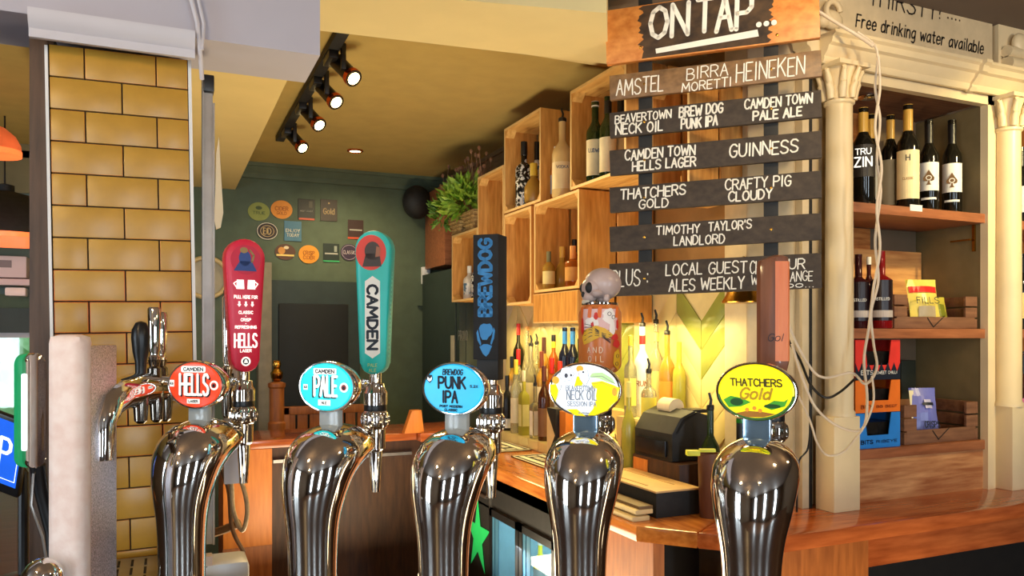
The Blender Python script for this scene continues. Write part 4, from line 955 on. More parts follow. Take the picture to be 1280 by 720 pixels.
# painted board over the cabinet
t2 = thing('water_sign', 'cream painted board over the cabinet offering free drinking water', 'sign', (2.4, 1.93, 2.56))
mb = MB(); mb.box((1.90, 1.93, 2.517), (2.80, 1.96, ZN)); bd = part('board', mb, M['cream_old'], t2)
mb = MB(); f = 1.9285
a = PY(1070, 33, f); b = PY(1229, 55, f); mb.text('Free drinking water available', a, (1, 0, 0), (0, 0, 1), .042, b.x-a.x, .0052, .15); part('lettering', mb, M['ink'], bd, smooth=0); mb = MB()
a = PY(1086, 5, f); b = PY(1180, 20, f); mb.text('THIRSTY', a, (1, 0, 0), (0, 0, 1), .062, b.x-a.x-.04, .0056, .12); part('lettering', mb, M['ink'], bd, smooth=0); mb = MB()
a = PY(1171, 22, f); mb.text('?', a, (1, 0, 0), (0, 0, 1), .058, .030, .0056); part('lettering', mb, M['ink'], bd, smooth=0); mb = MB(); a = PY(1184, 23, f); mb.text('....', a+V(0, 0, .002), (1, 0, 0), (0, 0, 1), .05, .07, .006)
part('lettering', mb, M['ink'], bd, smooth=0)
# carved scroll at the far end of the cornice
t3 = thing('carved_corbel', 'carved cream scroll corbel above the outer column', 'corbel', (2.95, 1.9, 2.545))
mb = MB(); mb.box((2.82, 1.92, 2.517), (3.4, 1.99, ZN))
for k, (dz, r_) in enumerate(((.03, .028), (.075, .022))): mb.tube([V(2.835, 1.90, 2.520+dz), V(3.3, 1.90, 2.520+dz)], r_, 14)
for k in range(5): mb.ball((2.90+k*.09, 1.895, 2.63), .035, .02, .04, 12, 8)
part('scroll', mb, M['cream'], t3, smooth=60)
t3 = thing('carved_crest', 'carved cream scroll over the column beside the hanging sign', 'corbel', (1.95, 1.9, 2.545))
mb = MB(); mb.ball((1.985, 1.91, 2.575), .045, .02, .032, 14, 8); mb.ball((1.945, 1.91, 2.565), .025, .02, .022, 12, 8)
mb.tube([V(1.98+.03*cos(q), 1.90, 2.60+.03*sin(q)) for q in [k*.5 for k in range(11)]], .010, 8); part('scroll', mb, M['cream_old'], t3, smooth=60)
# next bay of shelving at the picture edge
t4 = thing('side_shelving', 'second bay of timber shelves beyond the outer column', 'shelving', (3.2, 2.1, ZK))
for z in (1.985, 1.57):
    mb = MB(); mb.box((2.96, 1.95, z-.034), (4.2, 2.21, z)); part('shelf', mb, M['shelf'], t4)
mb = MB(); mb.box((2.94, 1.95, ZK), (2.958, 2.22, 2.45)); mb.box((4.2, 1.95, ZK), (4.22, 2.22, 2.45)); part('side_panel', mb, M['shelf'], t4)
mb = MB(); mb.box((2.96, 2.215, ZK), (4.2, 2.235, 2.45)); part('back_panel', mb, M['panel_orange'], t4)
mb = MB(); mb.box((2.96, 1.95, ZK), (4.2, 2.21, 1.13)); part('base_board', mb, M['pine'], t4)

# ------------------------------------------------------------------ bottles
def bottle(x, y, z, h, r, shape, glass, label, cat='bottle', lab=None, cap=None, pour=False, group=None, lab_z=(.14, .48), neck=.30, band=None, text=None, face=None, cork=False):
    """lathe bottle; shape: wine / spirit / round / square / jar"""
    group = group or ('bottles in the display cabinet' if x > 2 else 'bottles in the wall crates' if z > 1.6 else 'spirit bottles on the back bar' if z > .9 else 'bottles in the cooler')
    t = thing('bottle', label, cat, (x, y, z), 0, group)
    nr = r*.34 if shape != 'wine' else r*.38
    if shape == 'wine': pr = [(r*.9, 0), (r, .006), (r, h*.60), (r*.93, h*.645), (r*.62, h*.705), (nr*1.05, h*.76), (nr, h*.80), (nr, h*.955), (nr*1.15, h*.957), (nr*1.15, h)]
    elif shape == 'round': pr = [(r*.6, 0), (r*.92, h*.06), (r, h*.22), (r*.95, h*.42), (r*.66, h*.56), (nr*1.1, h*.64), (nr, h*.68), (nr, h)]
    elif shape == 'spirit': pr = [(r*.92, 0), (r, .006), (r, h*.56), (r*.88, h*.63), (r*.5, h*.70), (nr, h*.74), (nr, h)]
    else: pr = [(r*.95, 0), (r, .005), (r, h*.58), (r*.9, h*.63), (nr*1.2, h*.68), (nr, h*.70), (nr, h)]
    seg = 4 if shape == 'square' else 18
    mb = MB(); mb.lathe([(a, b) for a, b in pr], (0, 0, 0), seg=seg, rot=pi/4-YAW*0 if seg == 4 else 0, sx=1.2 if seg == 4 else 1, sy=1.2 if seg == 4 else 1)
    bd = part('glass_body', mb, glass, t, local=True, smooth=40)
    ang = math.atan2(-y, -x) if face is None else face                           # towards the drinker
    if lab is not None:
        mb = MB()
        if seg == 4:
            k = r*1.2*.7072+.0008
            for dx, dy in ((-1, 0), (0, -1)):
                sx, sy = -dy, dx; w = k*.82
                mb.poly([V(dx*k+sx*w, dy*k+sy*w, h*lab_z[0]), V(dx*k-sx*w, dy*k-sy*w, h*lab_z[0]), V(dx*k-sx*w, dy*k-sy*w, h*lab_z[1]), V(dx*k+sx*w, dy*k+sy*w, h*lab_z[1])])
        else:
            n = 12; half = 1.25; rr_ = r+.0007
            for k in range(n):
                a0, a1 = ang-half+2*half*k/n, ang-half+2*half*(k+1)/n
                mb.poly([V(rr_*cos(a0), rr_*sin(a0), h*lab_z[0]), V(rr_*cos(a1), rr_*sin(a1), h*lab_z[0]), V(rr_*cos(a1), rr_*sin(a1), h*lab_z[1]), V(rr_*cos(a0), rr_*sin(a0), h*lab_z[1])])
        lb = part('label', mb, lab, t, local=True, smooth=60)
        if text:
            for (s, zz, hh, ww, mt) in text:
                d = V(cos(ang), sin(ang), 0); u_ = V(-sin(ang), cos(ang), 0)
                mb = MB(); o = d*(r+.0016)-u_*ww/2+UP*(h*zz); mb.text(s, o, u_, UP, hh, ww, hh*.16)
                part('lettering', mb, mt, lb, local=True, smooth=0)
    if band:
        mb = MB(); mb.lathe([(nr+.0012, h*.80), (nr+.0012, h*.90)], (0, 0, 0), seg=14); part('neck_band', mb, band, t, local=True)
    if pour:
        mb = MB(); mb.lathe([(nr*.8, h-.004), (nr*1.15, h), (nr*1.15, h+.012), (nr*.9, h+.016)], (0, 0, 0), seg=14); pp = part('pourer', mb, M['black'], t, local=True)
        mb = MB(); mb.tube([V(0, 0, h+.014), V(.002, -.001, h+.032), V(-.004, .002, h+.055)], [.0052, .005, .0042], 8); part('spout', mb, M['black'], t, local=True)
    elif cap is not None:
        mb = MB(); mb.lathe([(nr*1.12, h*(1-neck)), (nr*1.12, h-.001), (nr*1.10, h+.002), (.002, h+.003)], (0, 0, 0), seg=14); part('cap', mb, cap, t, local=True)
    elif cork:
        mb = MB(); mb.lathe([(nr*.9, h-.002), (nr*1.15, h), (nr*1.15, h+.02), (nr, h+.022)], (0, 0, 0), seg=12); part('cork', mb, M['pine'], t, local=True)
    return t
def by_px(u, vt, vb, X=None, Y=None):
    """foot position and height of a bottle seen between vt and vb"""
    p = PX(u, vb, X) if X else PY(u, vb, Y); q = PX(u, vt, X) if X else PY(u, vt, Y)
    return p.x, p.y, p.z, q.z-p.z
CREAM_L = flat((232, 220, 186)); WHITE_L = flat((240, 238, 230)); GOLDC = flat((206, 160, 70), .3); REDC = flat((200, 36, 34), .35); BLACKC = M['black']; BLUEC = flat((40, 110, 190), .35)
# cabinet top shelf
S1, S2, S3 = 1.996, 1.571, 1.161
Yb = 2.03
def shelf_bottle(u, vt, zs, r, *a, Y=Yb, **k):
    p = PY(u, 300, Y); t_ = (p-V(0, 0, EYE)).dot(FWD); h = EYE+(HOR-vt)*t_/FPX-zs
    return bottle(p.x, Y, zs, h, r, *a, **k)
shelf_bottle(1079, 136, S1, .040, 'wine', M['glass_dark'], 'dark wine bottle with white printed capitals at the column end of the top shelf', lab=flat((40, 34, 30)), lab_z=(.30, .62), text=[('TRU', .52, .020, .05, WHT), ('ZIN', .40, .032, .055, WHT)], cap=GOLDC, neck=.24)
shelf_bottle(1089, 144, S1, .029, 'wine', M['glass_dark'], 'gold-capped wine bottle half hidden behind the white printed one', lab=CREAM_L, cap=GOLDC, Y=2.125, neck=.24)
shelf_bottle(1113, 145, S1, .033, 'wine', M['glass_dark'], 'gold-capped wine bottle with grey label behind the hanging cable', lab=flat((150, 138, 112)), cap=GOLDC, Y=2.08, lab_z=(.08, .54), neck=.24)
shelf_bottle(1135, 132, S1, .038, 'wine', M['glass_dark'], 'gold-necked wine bottle with the tallest cream label on the top shelf', lab=flat((238, 218, 168)), cap=GOLDC, Y=2.00, lab_z=(.10, .56), neck=.26, text=[('H', .46, .02, .012, INK), ('CLASSIC', .28, .008, .035, flat((150, 110, 70)))])
for u, lbl in ((1161, 'inner'), (1190, 'outer')):
    tt = shelf_bottle(u, 151, S1, .034, 'wine', M['glass_dark'], ('spade-labelled wine bottle next to the tallest cream label' if lbl == 'inner' else 'spade-labelled wine bottle nearest the grey side panel'), lab=WHITE_L, lab_z=(.24, .54), cap=BLACKC, Y=2.03)
    h = [c for c in tt.children if c.name.startswith('label')][0]; p = tt.location; ang = math.atan2(-p.y, -p.x); d = V(cos(ang), sin(ang), 0); u_ = V(-sin(ang), cos(ang), 0)
    mb = MB(); o = d*.0362+UP*.118; sp = [(0, .042), (-.009, .026), (-.018, .012), (-.017, .002), (-.008, -.001), (-.002, .004), (-.004, -.008), (-.009, -.014), (.009, -.014), (.004, -.008), (.002, .004), (.008, -.001), (.017, .002), (.018, .012), (.009, .026)]
    mb.poly([o+u_*a+UP*b for a, b in sp]); part('spade_mark', mb, flat((110, 78, 40)), h, local=True, smooth=0)
    mb = MB(); mb.text('30', o+d*.0006-u_*.009+UP*.004, u_, UP, .016, .018, .003); part('lettering', mb, WHITE_L, h, local=True, smooth=0)
    mb = MB()
    rr_ = .0349
    for k in range(10):
        a0, a1 = ang-.8+1.6*k/10, ang-.8+1.6*(k+1)/10; mb.poly([V(rr_*cos(q), rr_*sin(q), z) for q, z in ((a0, .050), (a1, .050), (a1, .058), (a0, .058))])
    part('lower_label', mb, WHITE_L, tt, local=True, smooth=60)
# middle shelf: red gin bottles
for u, vt, lbl, Y in ((1073, 318, 'red gin bottle hard against the cream column on the middle shelf', 2.02), (1102, 314, 'bright red gin bottle with black base label on the middle shelf', 1.965)):
    tt = shelf_bottle(u, vt, S2, .036, 'jar', flat((120, 16, 18), .08) if u > 1080 else flat((52, 16, 18), .08), lbl, lab=flat((34, 20, 22), .3), lab_z=(.10, .62), cap=None, pour=False, Y=Y, text=[('DISTILLED', .36, .009, .05, WHITE_L)])
    hd = [c for c in tt.children if c.name.startswith('label')][0]
    p = tt.location; ang = math.atan2(-p.y, -p.x); rr_ = .0376; mb = MB()
    for k in range(12):
        a0, a1 = ang-1.2+2.4*k/12, ang-1.2+2.4*(k+1)/12; mb.poly([V(rr_*cos(q), rr_*sin(q), z) for q, z in ((a0, .038), (a1, .038), (a1, .062), (a0, .062))])
    part('white_band', mb, flat((190, 178, 168)), hd, local=True, smooth=60)
shelf_bottle(1086, 322, S2, .022, 'spirit', flat((60, 20, 20), .08), 'white-capped slim bottle between the red gin bottles', cap=WHITE_L, Y=2.045, neck=.10)
# plain board leaning at the back, crates with crisps
mb = MB(); a = PY(1150, 316, 2.205); mb.box((XL+.02, 2.198, S2), (a.x, 2.21, a.z), .002); single('leaning_board', mb, M['pine'], 'plain pine board leaning behind the red bottles', 'board', (2.2, 2.2, S2))
def slat_box(x0, x1, y0, y1, z, h, label, n=3):
    t = thing('snack_crate', label, 'crate', ((x0+x1)/2, (y0+y1)/2, z), 0, 'slatted crates in the display cabinet')
    for x in (x0, x1-.012):
        mb = MB(); gh = h/n
        for k in range(n): mb.box((x, y0, z+k*gh), (x+.012, y1, z+(k+1)*gh-.006), .001)
        part('end_panel', mb, M['crate_dark'], t)
    mb = MB(); gh = h/n
    mb.box((x0+.012, y0, z), (x1-.012, y0+.010, z+gh*1.0), .001)
    for x in (x0+.012, x1-.062):
        for k in range(1, n): mb.box((x, y0, z+k*gh), (x+.050, y0+.010, z+(k+1)*gh-.006), .001)
    part('front_slats', mb, M['crate_dark'], t)
    mb = MB()
    for k in range(n): mb.box((x0+.012, y1-.010, z+k*gh), (x1-.012, y1, z+(k+1)*gh-.006), .001)
    part('back_slats', mb, M['crate_dark'], t)
    mb = MB(); mb.box((x0+.012, y0+.010, z), (x1-.012, y1-.010, z+.008)); part('bottom', mb, M['crate_dark'], t)
    mb = MB(); c = V((x0+x1)/2-.05, y0-.001, z+gh*.9); mb.ribbon([c, c+V(.03, 0, -.032), c+V(.085, 0, .006)], .004, V(0, -1, 0)); part('burnt_mark', mb, M['dark'], t, smooth=0)
    return t
a = PY(1116, 413, 1.95).x
slat_box(a+.014, XR-.010, 1.955, 2.15, S2, .125, 'dark slatted crate of yellow crisp packets on the middle shelf')
b = PY(1131, 575, 1.95).x
slat_box(b+.004, XR-.006, 1.955, 2.15, S3, .145, 'dark slatted crate holding a blue packet on the lowest shelf')
def packet(c, w, h, tilt, body, bands, label, lean=.25, cat='snack packet'):
    t = thing('crisp_packet', label, cat, tuple(c), tilt, 'crisp packets in the cabinet', rx=-lean)
    def sheet(yoff, k): return [[V((i/8-.5)*w*(1-.06*sin(pi*j/6)), yoff*sin(pi*i/8)*sin(pi*j/6)*k+.003*sin(7*i+3*j)*(.3), j/6*h) for i in range(9)] for j in range(7)]
    mb = MB()
    for A in (sheet(-.022, 1), sheet(.022, 1)):
        for j in range(6):
            for i in range(8): mb.poly([A[j][i], A[j][i+1], A[j+1][i+1], A[j+1][i]])
    bd = part('packet', mb, body, t, local=True, smooth=60)
    for nm, m_, x0, x1, j0, j1, s in bands:
        mb = MB(); n = 8
        for k in range(n):
            i0, i1 = x0+(x1-x0)*k/n, x0+(x1-x0)*(k+1)/n
            def q(i, j): return V((i-.5)*w*(1-.06*sin(pi*j)), -.0255*sin(pi*i)*sin(pi*j)-.0016, j*h)
            if s is None: mb.poly([q(i0, j0), q(i1, j0), q(i1, j1), q(i0, j1)])
        if s is not None: mb.text(s, V((x0-.5)*w, -.0275, j0*h), (1, 0, 0), (0, 0, 1), (j1-j0)*h, (x1-x0)*w, .003)
        part(nm, mb, m_, bd, local=True, smooth=0)
    return t
YP = flat((228, 206, 96), .3)
c = PY(1158, 400, 2.00); packet((c.x, 2.00, S2+.010), .125, .175, -.25, YP, [('red_stripe', flat((206, 40, 36), .3), .04, .96, .70, .84, None), ('picture', flat((176, 160, 130), .4), .22, .80, .18, .40, None), ('lettering', INK, .14, .86, .45, .58, 'FILLS')], 'yellow crisp packet with red stripe standing in the upper crate', .2)
packet((2.655, 2.035, S2+.010), .09, .115, -.25, flat((190, 180, 70), .25), [('green_patch', flat((120, 124, 40), .3), .2, .8, .3, .7, None)], 'crumpled olive-yellow packet lying in the upper crate', .3)
c = PY(1162, 560, 1.985); packet((c.x+.012, 2.005, S3+.009), .105, .185, -.30, flat((112, 118, 196), .3), [('cream_edge', flat((226, 214, 170), .3), .0, .16, .05, .95, None), ('lettering', INK, .30, .85, .20, .32, 'CRISPS'), ('emblem', flat((190, 186, 214), .3), .42, .70, .58, .76, None), ('emblem_band', INK, .34, .80, .64, .70, None)], 'blue and cream crisp packet poking out of the lower crate', .18)
# stack of open snack boxes
def snack_box(u0, u1, v0, v1, Y, body, label, word, tx, notch=.45):
    a, b = PY(u0, v1, Y), PY(u1, v1, Y); x0, x1 = a.x, b.x; return x0, x1
a = PY(1069, 575, 1.945).x; b = PY(1125, 575, 1.945).x
zz = S3
for nm, hh, body, label, word, tc in (('blue', .122, flat((44, 130, 214), .4), 'bright blue open snack box, lowest of its stack in the cabinet', 'RIBEYE', INK), ('orange', .112, flat((230, 116, 40), .4), 'orange open snack box in the middle of the stack', 'BBQ BEEF', flat((150, 60, 24))), ('red', .138, flat((222, 58, 50), .4), 'red open snack box with black flames, topmost of its stack', 'SWEET CHILLI', WHITE_L)):
    t = thing('snack_box', label, 'snack box', ((a+b)/2, 2.02, zz), 0, 'stacked open snack boxes'); y0, y1 = 1.945, 2.14; w = b-a
    mb = MB(); e = .003
    mb.box((a, y0, zz), (b, y1, zz+e)); mb.box((a, y0, zz), (a+e, y1, zz+hh-.002)); mb.box((b-e, y0, zz), (b, y1, zz+hh-.002)); mb.box((a, y1-e, zz), (b, y1, zz+hh-.002))
    fr = [(0, 0), (w, 0), (w, hh-.002), (w*.80, hh-.002), (w*.74, hh*.36), (w*.26, hh*.36), (w*.20, hh-.002), (0, hh-.002)]
    mb.prism(fr, (a, y0-.0005, zz), (1, 0, 0), (0, 0, 1), (0, e, 0)); bx = part('carton', mb, body, t, smooth=0)
    mb = MB(); mb.box((a+.006, y0+.02, zz+.004), (b-.006, y1-.01, zz+hh*.7)); part('contents', mb, mat('snack_bag_'+nm, (26, 24, 22), .25, var=.3, scale=60, bump=.5), t)
    if nm == 'red':
        mb = MB(); fl = [(0, 0), (w, 0)]
        for k in range(15): fl.append((w*(1-k/14), hh*(.20 if k % 2 else .42)))
        mb.poly([V(a+x, y0-.0012, zz+z) for x, z in fl]); part('flame_print', mb, INK, bx, smooth=0)
    mb = MB(); y = y0-.002; mb.text('BITS', V(a+w*.12, y, zz+hh*.13), (1, 0, 0), (0, 0, 1), hh*.10, w*.26, .003); mb.text(word, V(a+w*.46, y, zz+hh*.14), (1, 0, 0), (0, 0, 1), hh*.07, w*.46, .0018); part('lettering', mb, tc, bx, smooth=0)
    zz += hh
mb = MB(); c = PY(1140, 470, 2.14); mb.box((2.60, 2.156, S3), (2.68, 2.20, c.z+.06), .003); single('dark_carton', mb, mat('carton_dark_green', (44, 48, 36), .5), 'dark carton behind the red and orange snack boxes', 'carton', (2.64, 2.18, S3))
mb = MB(); c = PY(1150, 495, 2.07); mb.box((2.52, 2.158, S3), (2.595, 2.20, c.z+.02), .003); single('wood_block', mb, M['panel_orange'], 'orange timber block behind the lower crate', 'block', (2.56, 2.18, S3))
# bottles of the next bay
Y = 2.02
for u, zs, vt, g, lb_, lbl in ((1276, S1-.010, 185, 'glass_dark', WHITE_L, 'white-labelled bottle at the frame edge on the upper side shelf'), (1275, S2, 318, 'glass_dark', flat((232, 206, 130)), 'cream-labelled bottle at the frame edge on the middle side shelf'), (1279, 1.1312, 440, 'glass_brown', flat((226, 120, 170)), 'pink-labelled bottle at the frame edge low on the side shelving')):
    shelf_bottle(u, vt, zs, .04, 'wine', M[g], lbl, lab=lb_, cap=BLACKC, Y=Y)

# ------------------------------------------------------------------ cables looping round the cabinet column
def cable(name, label, pts, r, m_, cat='cable', dz=0):
    q = [P(u, v, z+dz) for u, v, z in pts]; mb = MB(); mb.tube(spl(q, 7), r, 8)
    return single(name, mb, m_, label, cat, tuple(q[0]), 'cables looping round the cabinet column', smooth=60)
wc = mat('cable_white', (214, 196, 172), .45, var=.06); bc = M['black']
cable('twisted_cable', 'pale twisted cable dropping in front of the cabinet shelves', [(1072, 40, 2.50), (1096, 62, 2.50), (1094, 110, 2.50), (1100, 150, 2.50), (1096, 200, 2.50), (1101, 240, 2.50), (1094, 300, 2.50), (1098, 350, 2.50), (1089, 390, 2.50), (1092, 430, 2.49), (1096, 460, 2.46), (1082, 480, 2.42), (1064, 466, 2.46), (1030, 472, 2.42), (1010, 455, 2.42), (985, 405, 2.45), (975, 360, 2.5)], .0042, wc, dz=-.055)
cable('twisted_cable', 'second pale cable twined with the one over the shelves', [(1098, 70, 2.47), (1100, 110, 2.47), (1094, 160, 2.47), (1102, 210, 2.47), (1096, 260, 2.47), (1100, 310, 2.47), (1092, 360, 2.47), (1086, 410, 2.47), (1080, 450, 2.45), (1084, 500, 2.43), (1078, 536, 2.43), (1050, 534, 2.40), (1020, 510, 2.40), (1002, 470, 2.42), (990, 430, 2.45)], .0042, wc, dz=-.06)
cable('dark_cable', 'black cable drooping across the column base', [(983, 380, 2.45), (984, 420, 2.45), (1000, 450, 2.42), (1014, 482, 2.38), (1032, 497, 2.36), (1050, 490, 2.38), (1068, 474, 2.44)], .0040, bc, dz=-.015)
cable('loop_cable', 'thin pale cable looping low over the column pedestal', [(998, 495, 2.42), (1012, 525, 2.38), (1022, 555, 2.36), (1034, 569, 2.34), (1052, 566, 2.36), (1066, 552, 2.40), (1082, 530, 2.43), (1092, 500, 2.45), (1090, 470, 2.47)], .0032, wc, dz=-.115)
cable('dark_cable', 'thin dark cable falling beside the chamfered pilaster', [(1012, 470, 2.45), (1013, 520, 2.46), (1010, 560, 2.47), (998, 580, 2.48), (996, 640, 2.5)], .003, bc)
cable('roof_cable', 'pale cable slung from the sign across the cornice', [(1010, 5, 2.4), (1040, 25, 2.42), (1072, 44, 2.42), (1092, 58, 2.40)], .0055, wc)
# ------------------------------------------------------------------ crate wall
# herringbone tiles behind the bottles
mb = MB(); mb.box((XW-.012, 2.26, ZK), (XW-.002, 4.2, 1.74)); bs = struct('wall_backsplash', mb, M['grout_pale'])
rr = random.Random(8); w_, hgt = .155, .112
for nm, test in (('cream', 0), ('green', 1)):
    mb = MB()
    for ci in range(13):
        y0 = 2.265+ci*w_; y1 = y0+w_-.0025; s_ = 1 if ci % 2 else -1
        zb = ZK-.20
        while zb < 1.90:
            yc, zc = y0+w_/2, zb+hgt/2
            d1 = 2.40-(1.50-zc)*.9 if zc < 1.50 else 2.40
            green = (yc < 2.50-max(0, (1.62-zc))*.5 and zc > 1.42) or (2.88 < yc < 3.42)
            if green == bool(test):
                dz = w_*.95; a0 = zb-(dz/2)*s_; a1 = zb+(dz/2)*s_
                t0, t1, t2, t3 = [rr.uniform(0, .0012) for _ in range(4)]; e = hgt-.0028
                q = [(y0, a0), (y1, a1), (y1, a1+e), (y0, a0+e)]
                if max(p[1] for p in q) < 1.75 and min(p[1] for p in q) > ZK-.0:
                    F = [V(XW-.0175-t_, p[0], p[1]) for p, t_ in zip(q, (t0, t1, t2, t3))]; Bk = [V(XW-.012, p[0], p[1]) for p in q]
                    mb.hexa([Bk[0], Bk[1], F[1], F[0], Bk[3], Bk[2], F[2], F[3]], .001)
            zb += hgt
    if test: part('green_tiles', mb, M['tile_green'], bs, smooth=30)
    else: part('cream_tiles', mb, M['tile_cream'], bs, smooth=30)
for o in bs.children: o['label'] = o.name.split('_')[0]+' herringbone tiles'

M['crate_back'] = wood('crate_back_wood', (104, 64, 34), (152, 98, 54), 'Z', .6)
CX0, CX1 = 1.50, 1.85
def crate(y0, y1, z0, z1, label, x0=CX0, x1=CX1, edge=None):
    """wooden fruit crate screwed to the wall with its open side to the bar"""
    t = thing('wooden_crate', label, 'crate', (x1, (y0+y1)/2, z0), 0, 'wooden fruit crates on the wall')
    th = .011; e = M['crate_h']
    for y in (y0, y1-th):
        mb = MB(); d = (x1-x0-.012)/2
        for k in range(2): mb.box((x0+k*(d+.012), y, z0), (x0+k*(d+.012)+d, y+th, z1), .0015)
        part('side_panel', mb, M['crate'], t)
    for nm, z in (('bottom_panel', z0), ('top_panel', z1-th)):
        mb = MB(); d = (x1-x0-.012)/3
        for k in range(3): mb.box((x0+k*(d+.006), y0+th, z), (x0+k*(d+.006)+d, y1-th, z+th), .0015)
        part(nm, mb, e, t)
    mb = MB(); n = 3; d = (y1-y0-2*th-.014*(n-1))/n
    for k in range(n): mb.box((x1-th, y0+th+k*(d+.014), z0+th), (x1, y0+th+k*(d+.014)+d, z1-th), .0015)
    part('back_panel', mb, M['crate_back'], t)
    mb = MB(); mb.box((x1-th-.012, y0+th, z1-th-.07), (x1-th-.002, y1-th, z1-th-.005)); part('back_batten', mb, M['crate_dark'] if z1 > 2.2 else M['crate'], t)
    s_ = .032
    for (yy, sy) in ((y0+th, 1), (y1-th, -1)):
        for (zz, sz) in ((z0+th, 1), (z1-th, -1)):
            mb = MB(); mb.prism([(0, 0), (sy*s_, 0), (0, sz*s_)], (x0+.002, yy, zz), (0, 1, 0), (0, 0, 1), (.045, 0, 0)); part('corner_block', mb, e, t)
    mb = MB(); f = .0012
    for lo, hi in (((x0-f, y0, z0), (x0, y0+th, z1)), ((x0-f, y1-th, z0), (x0, y1, z1)), ((x0-f, y0+th, z0), (x0, y1-th, z0+th)), ((x0-f, y0+th, z1-th), (x0, y1-th, z1))): mb.box(lo, hi)
    part('front_edge', mb, flat((236, 196, 128), .5), t, label='pale sawn front edge')
    return t
def yx(u, X=CX0):
    l = (u-640)/FPX; return X*(CA_-SA_*l)/(SA_+CA_*l)
SA_, CA_ = sin(YAW), cos(YAW)
C1 = crate(yx(597), yx(565), 1.735, 2.115, 'lowest crate at the far end, under the leafy planter')
C2 = crate(yx(630)+.004, yx(597)-.004, 1.74, 2.375, 'tall empty crate beside the leafy planter')
C3 = crate(yx(676), yx(630)-.004, 2.135, 2.545, 'upper crate holding the black patterned bottle')
C4 = crate(yx(664), yx(630)-.004, 1.69, 2.128, 'empty crate below the one with the black patterned bottle')
C5 = crate(2.385, yx(713), 2.135, 2.535, 'upper crate of green wine bottles nearest the hanging sign')
C6 = crate(yx(724), yx(668), 1.735, 2.128, 'lit lower crate with amber bottles and showing its plank side')
C7 = crate(yx(724)+.01, yx(667), 1.60, 1.728, 'shallow plank box under the crate of amber bottles')
mb = MB(); mb.box((CX0-.003, yx(724)+.012, 1.605), (CX0, yx(667)-.004, 1.724)); part('front_panel', mb, M['crate'], C7)
C8 = crate(2.15, 2.375, 2.02, 2.44, 'crate behind the hanging sign at the end of the wall', x0=1.60)
# brown board, dark cupboard end and speaker at the far corner
mb = MB(); mb.box((1.64, 4.78, 2.0), (XW-.01, 5.2, 2.52), .003); single('end_board', mb, M['shelf'], 'brown timber board on the wall in the far corner beside the planter', 'board', (1.7, 5, 2.0))
t = thing('dark_cupboard', 'tall dark green cupboard in the far corner', 'cupboard', (1.72, 4.8, 0))
mb = MB(); mb.box((1.62, 4.45, 0), (XW-.01, 5.2, 1.96), .004); part('carcass', mb, M['wall_teal'], t)
mb = MB(); mb.box((1.612, 4.50, .1), (1.62, 5.12, 1.88), .003); mb.box((1.66, 4.442, .1), (1.80, 4.45, 1.88), .003); dr = part('door', mb, M['wall_teal'], t)
mb = MB(); c = PX(584, 424, 1.61); mb.text('PROUD', PX(573, 425, 1.611), (0, -1, 0), UP, .055, .16, .006); part('lettering', mb, flat((150, 150, 140)), dr, smooth=0)
mb = MB(); a = PX(566, 462, 1.61); mb.box((1.606, a.y-.03, a.z-.26), (1.611, a.y+.03, a.z+.21)); part('notice', mb, flat((190, 180, 150)), dr, smooth=0)
t = thing('wall_speaker', 'round black speaker high in the far corner', 'speaker', (1.56, YB-.12, 2.45))
mb = MB(); c = V(1.56, YB-.12, 2.45); mb.ball(c, .10, .085, .115, 20, 12); part('grille', mb, M['matt_black'], t, smooth=60)
mb = MB(); mb.box((1.54, YB-.08, 2.40), (1.58, YB-.002, 2.50)); part('bracket', mb, M['black'], t)
t = thing('thermostat', 'small cream control box on the green wall near the corner', 'thermostat', tuple(PY(532, 355, YB-.01)))
mb = MB(); a, b = PY(527, 355, YB-.02), PY(537, 334, YB-.02); mb.box((a.x, YB-.035, a.z), (b.x, YB-.001, b.z), .005); part('cover', mb, M['white'], t)
mb = MB(); mb.box(((a.x+b.x)/2-.012, YB-.037, (a.z+b.z)/2), ((a.x+b.x)/2+.012, YB-.0348, (a.z+b.z)/2+.005)); part('slot', mb, INK, t)
# planter with leaves on the lowest crate
zt_ = 2.116
t = thing('leafy_planter', 'woven basket planter spilling bright green leaves on the far crate', 'plant', (1.62, 4.08, zt_))
bsk = mat('basket_weave', (146, 112, 64), .7, c2=(196, 164, 104), scale=60, bump=.5)
for i, (x, y) in enumerate(((1.555, 4.20), (1.555, 3.985))):
    mb = MB(); w2, h2 = .075, .105
    mb.hexa([V(x-w2*.6, y-w2*.8, zt_), V(x+w2, y-w2*.8, zt_), V(x+w2, y+w2*.8, zt_), V(x-w2*.6, y+w2*.8, zt_), V(x-w2*.8, y-w2*1.2, zt_+h2), V(x+w2*1.1, y-w2*1.2, zt_+h2), V(x+w2*1.1, y+w2*1.2, zt_+h2), V(x-w2*.8, y+w2*1.2, zt_+h2)], .004)
    for k in range(5):
        z = zt_+.012+k*.02; q = (.6+.2*k/5)*w2+.003; yy = (.8+.4*(k+.5)/5)*w2+.003
        mb.tube([V(x-q, y-yy, z), V(x-q, y+yy, z)], .004, 6); mb.tube([V(x-q, y-yy, z), V(x+w2, y-yy, z)], .004, 6)
    part('basket', mb, bsk, t)
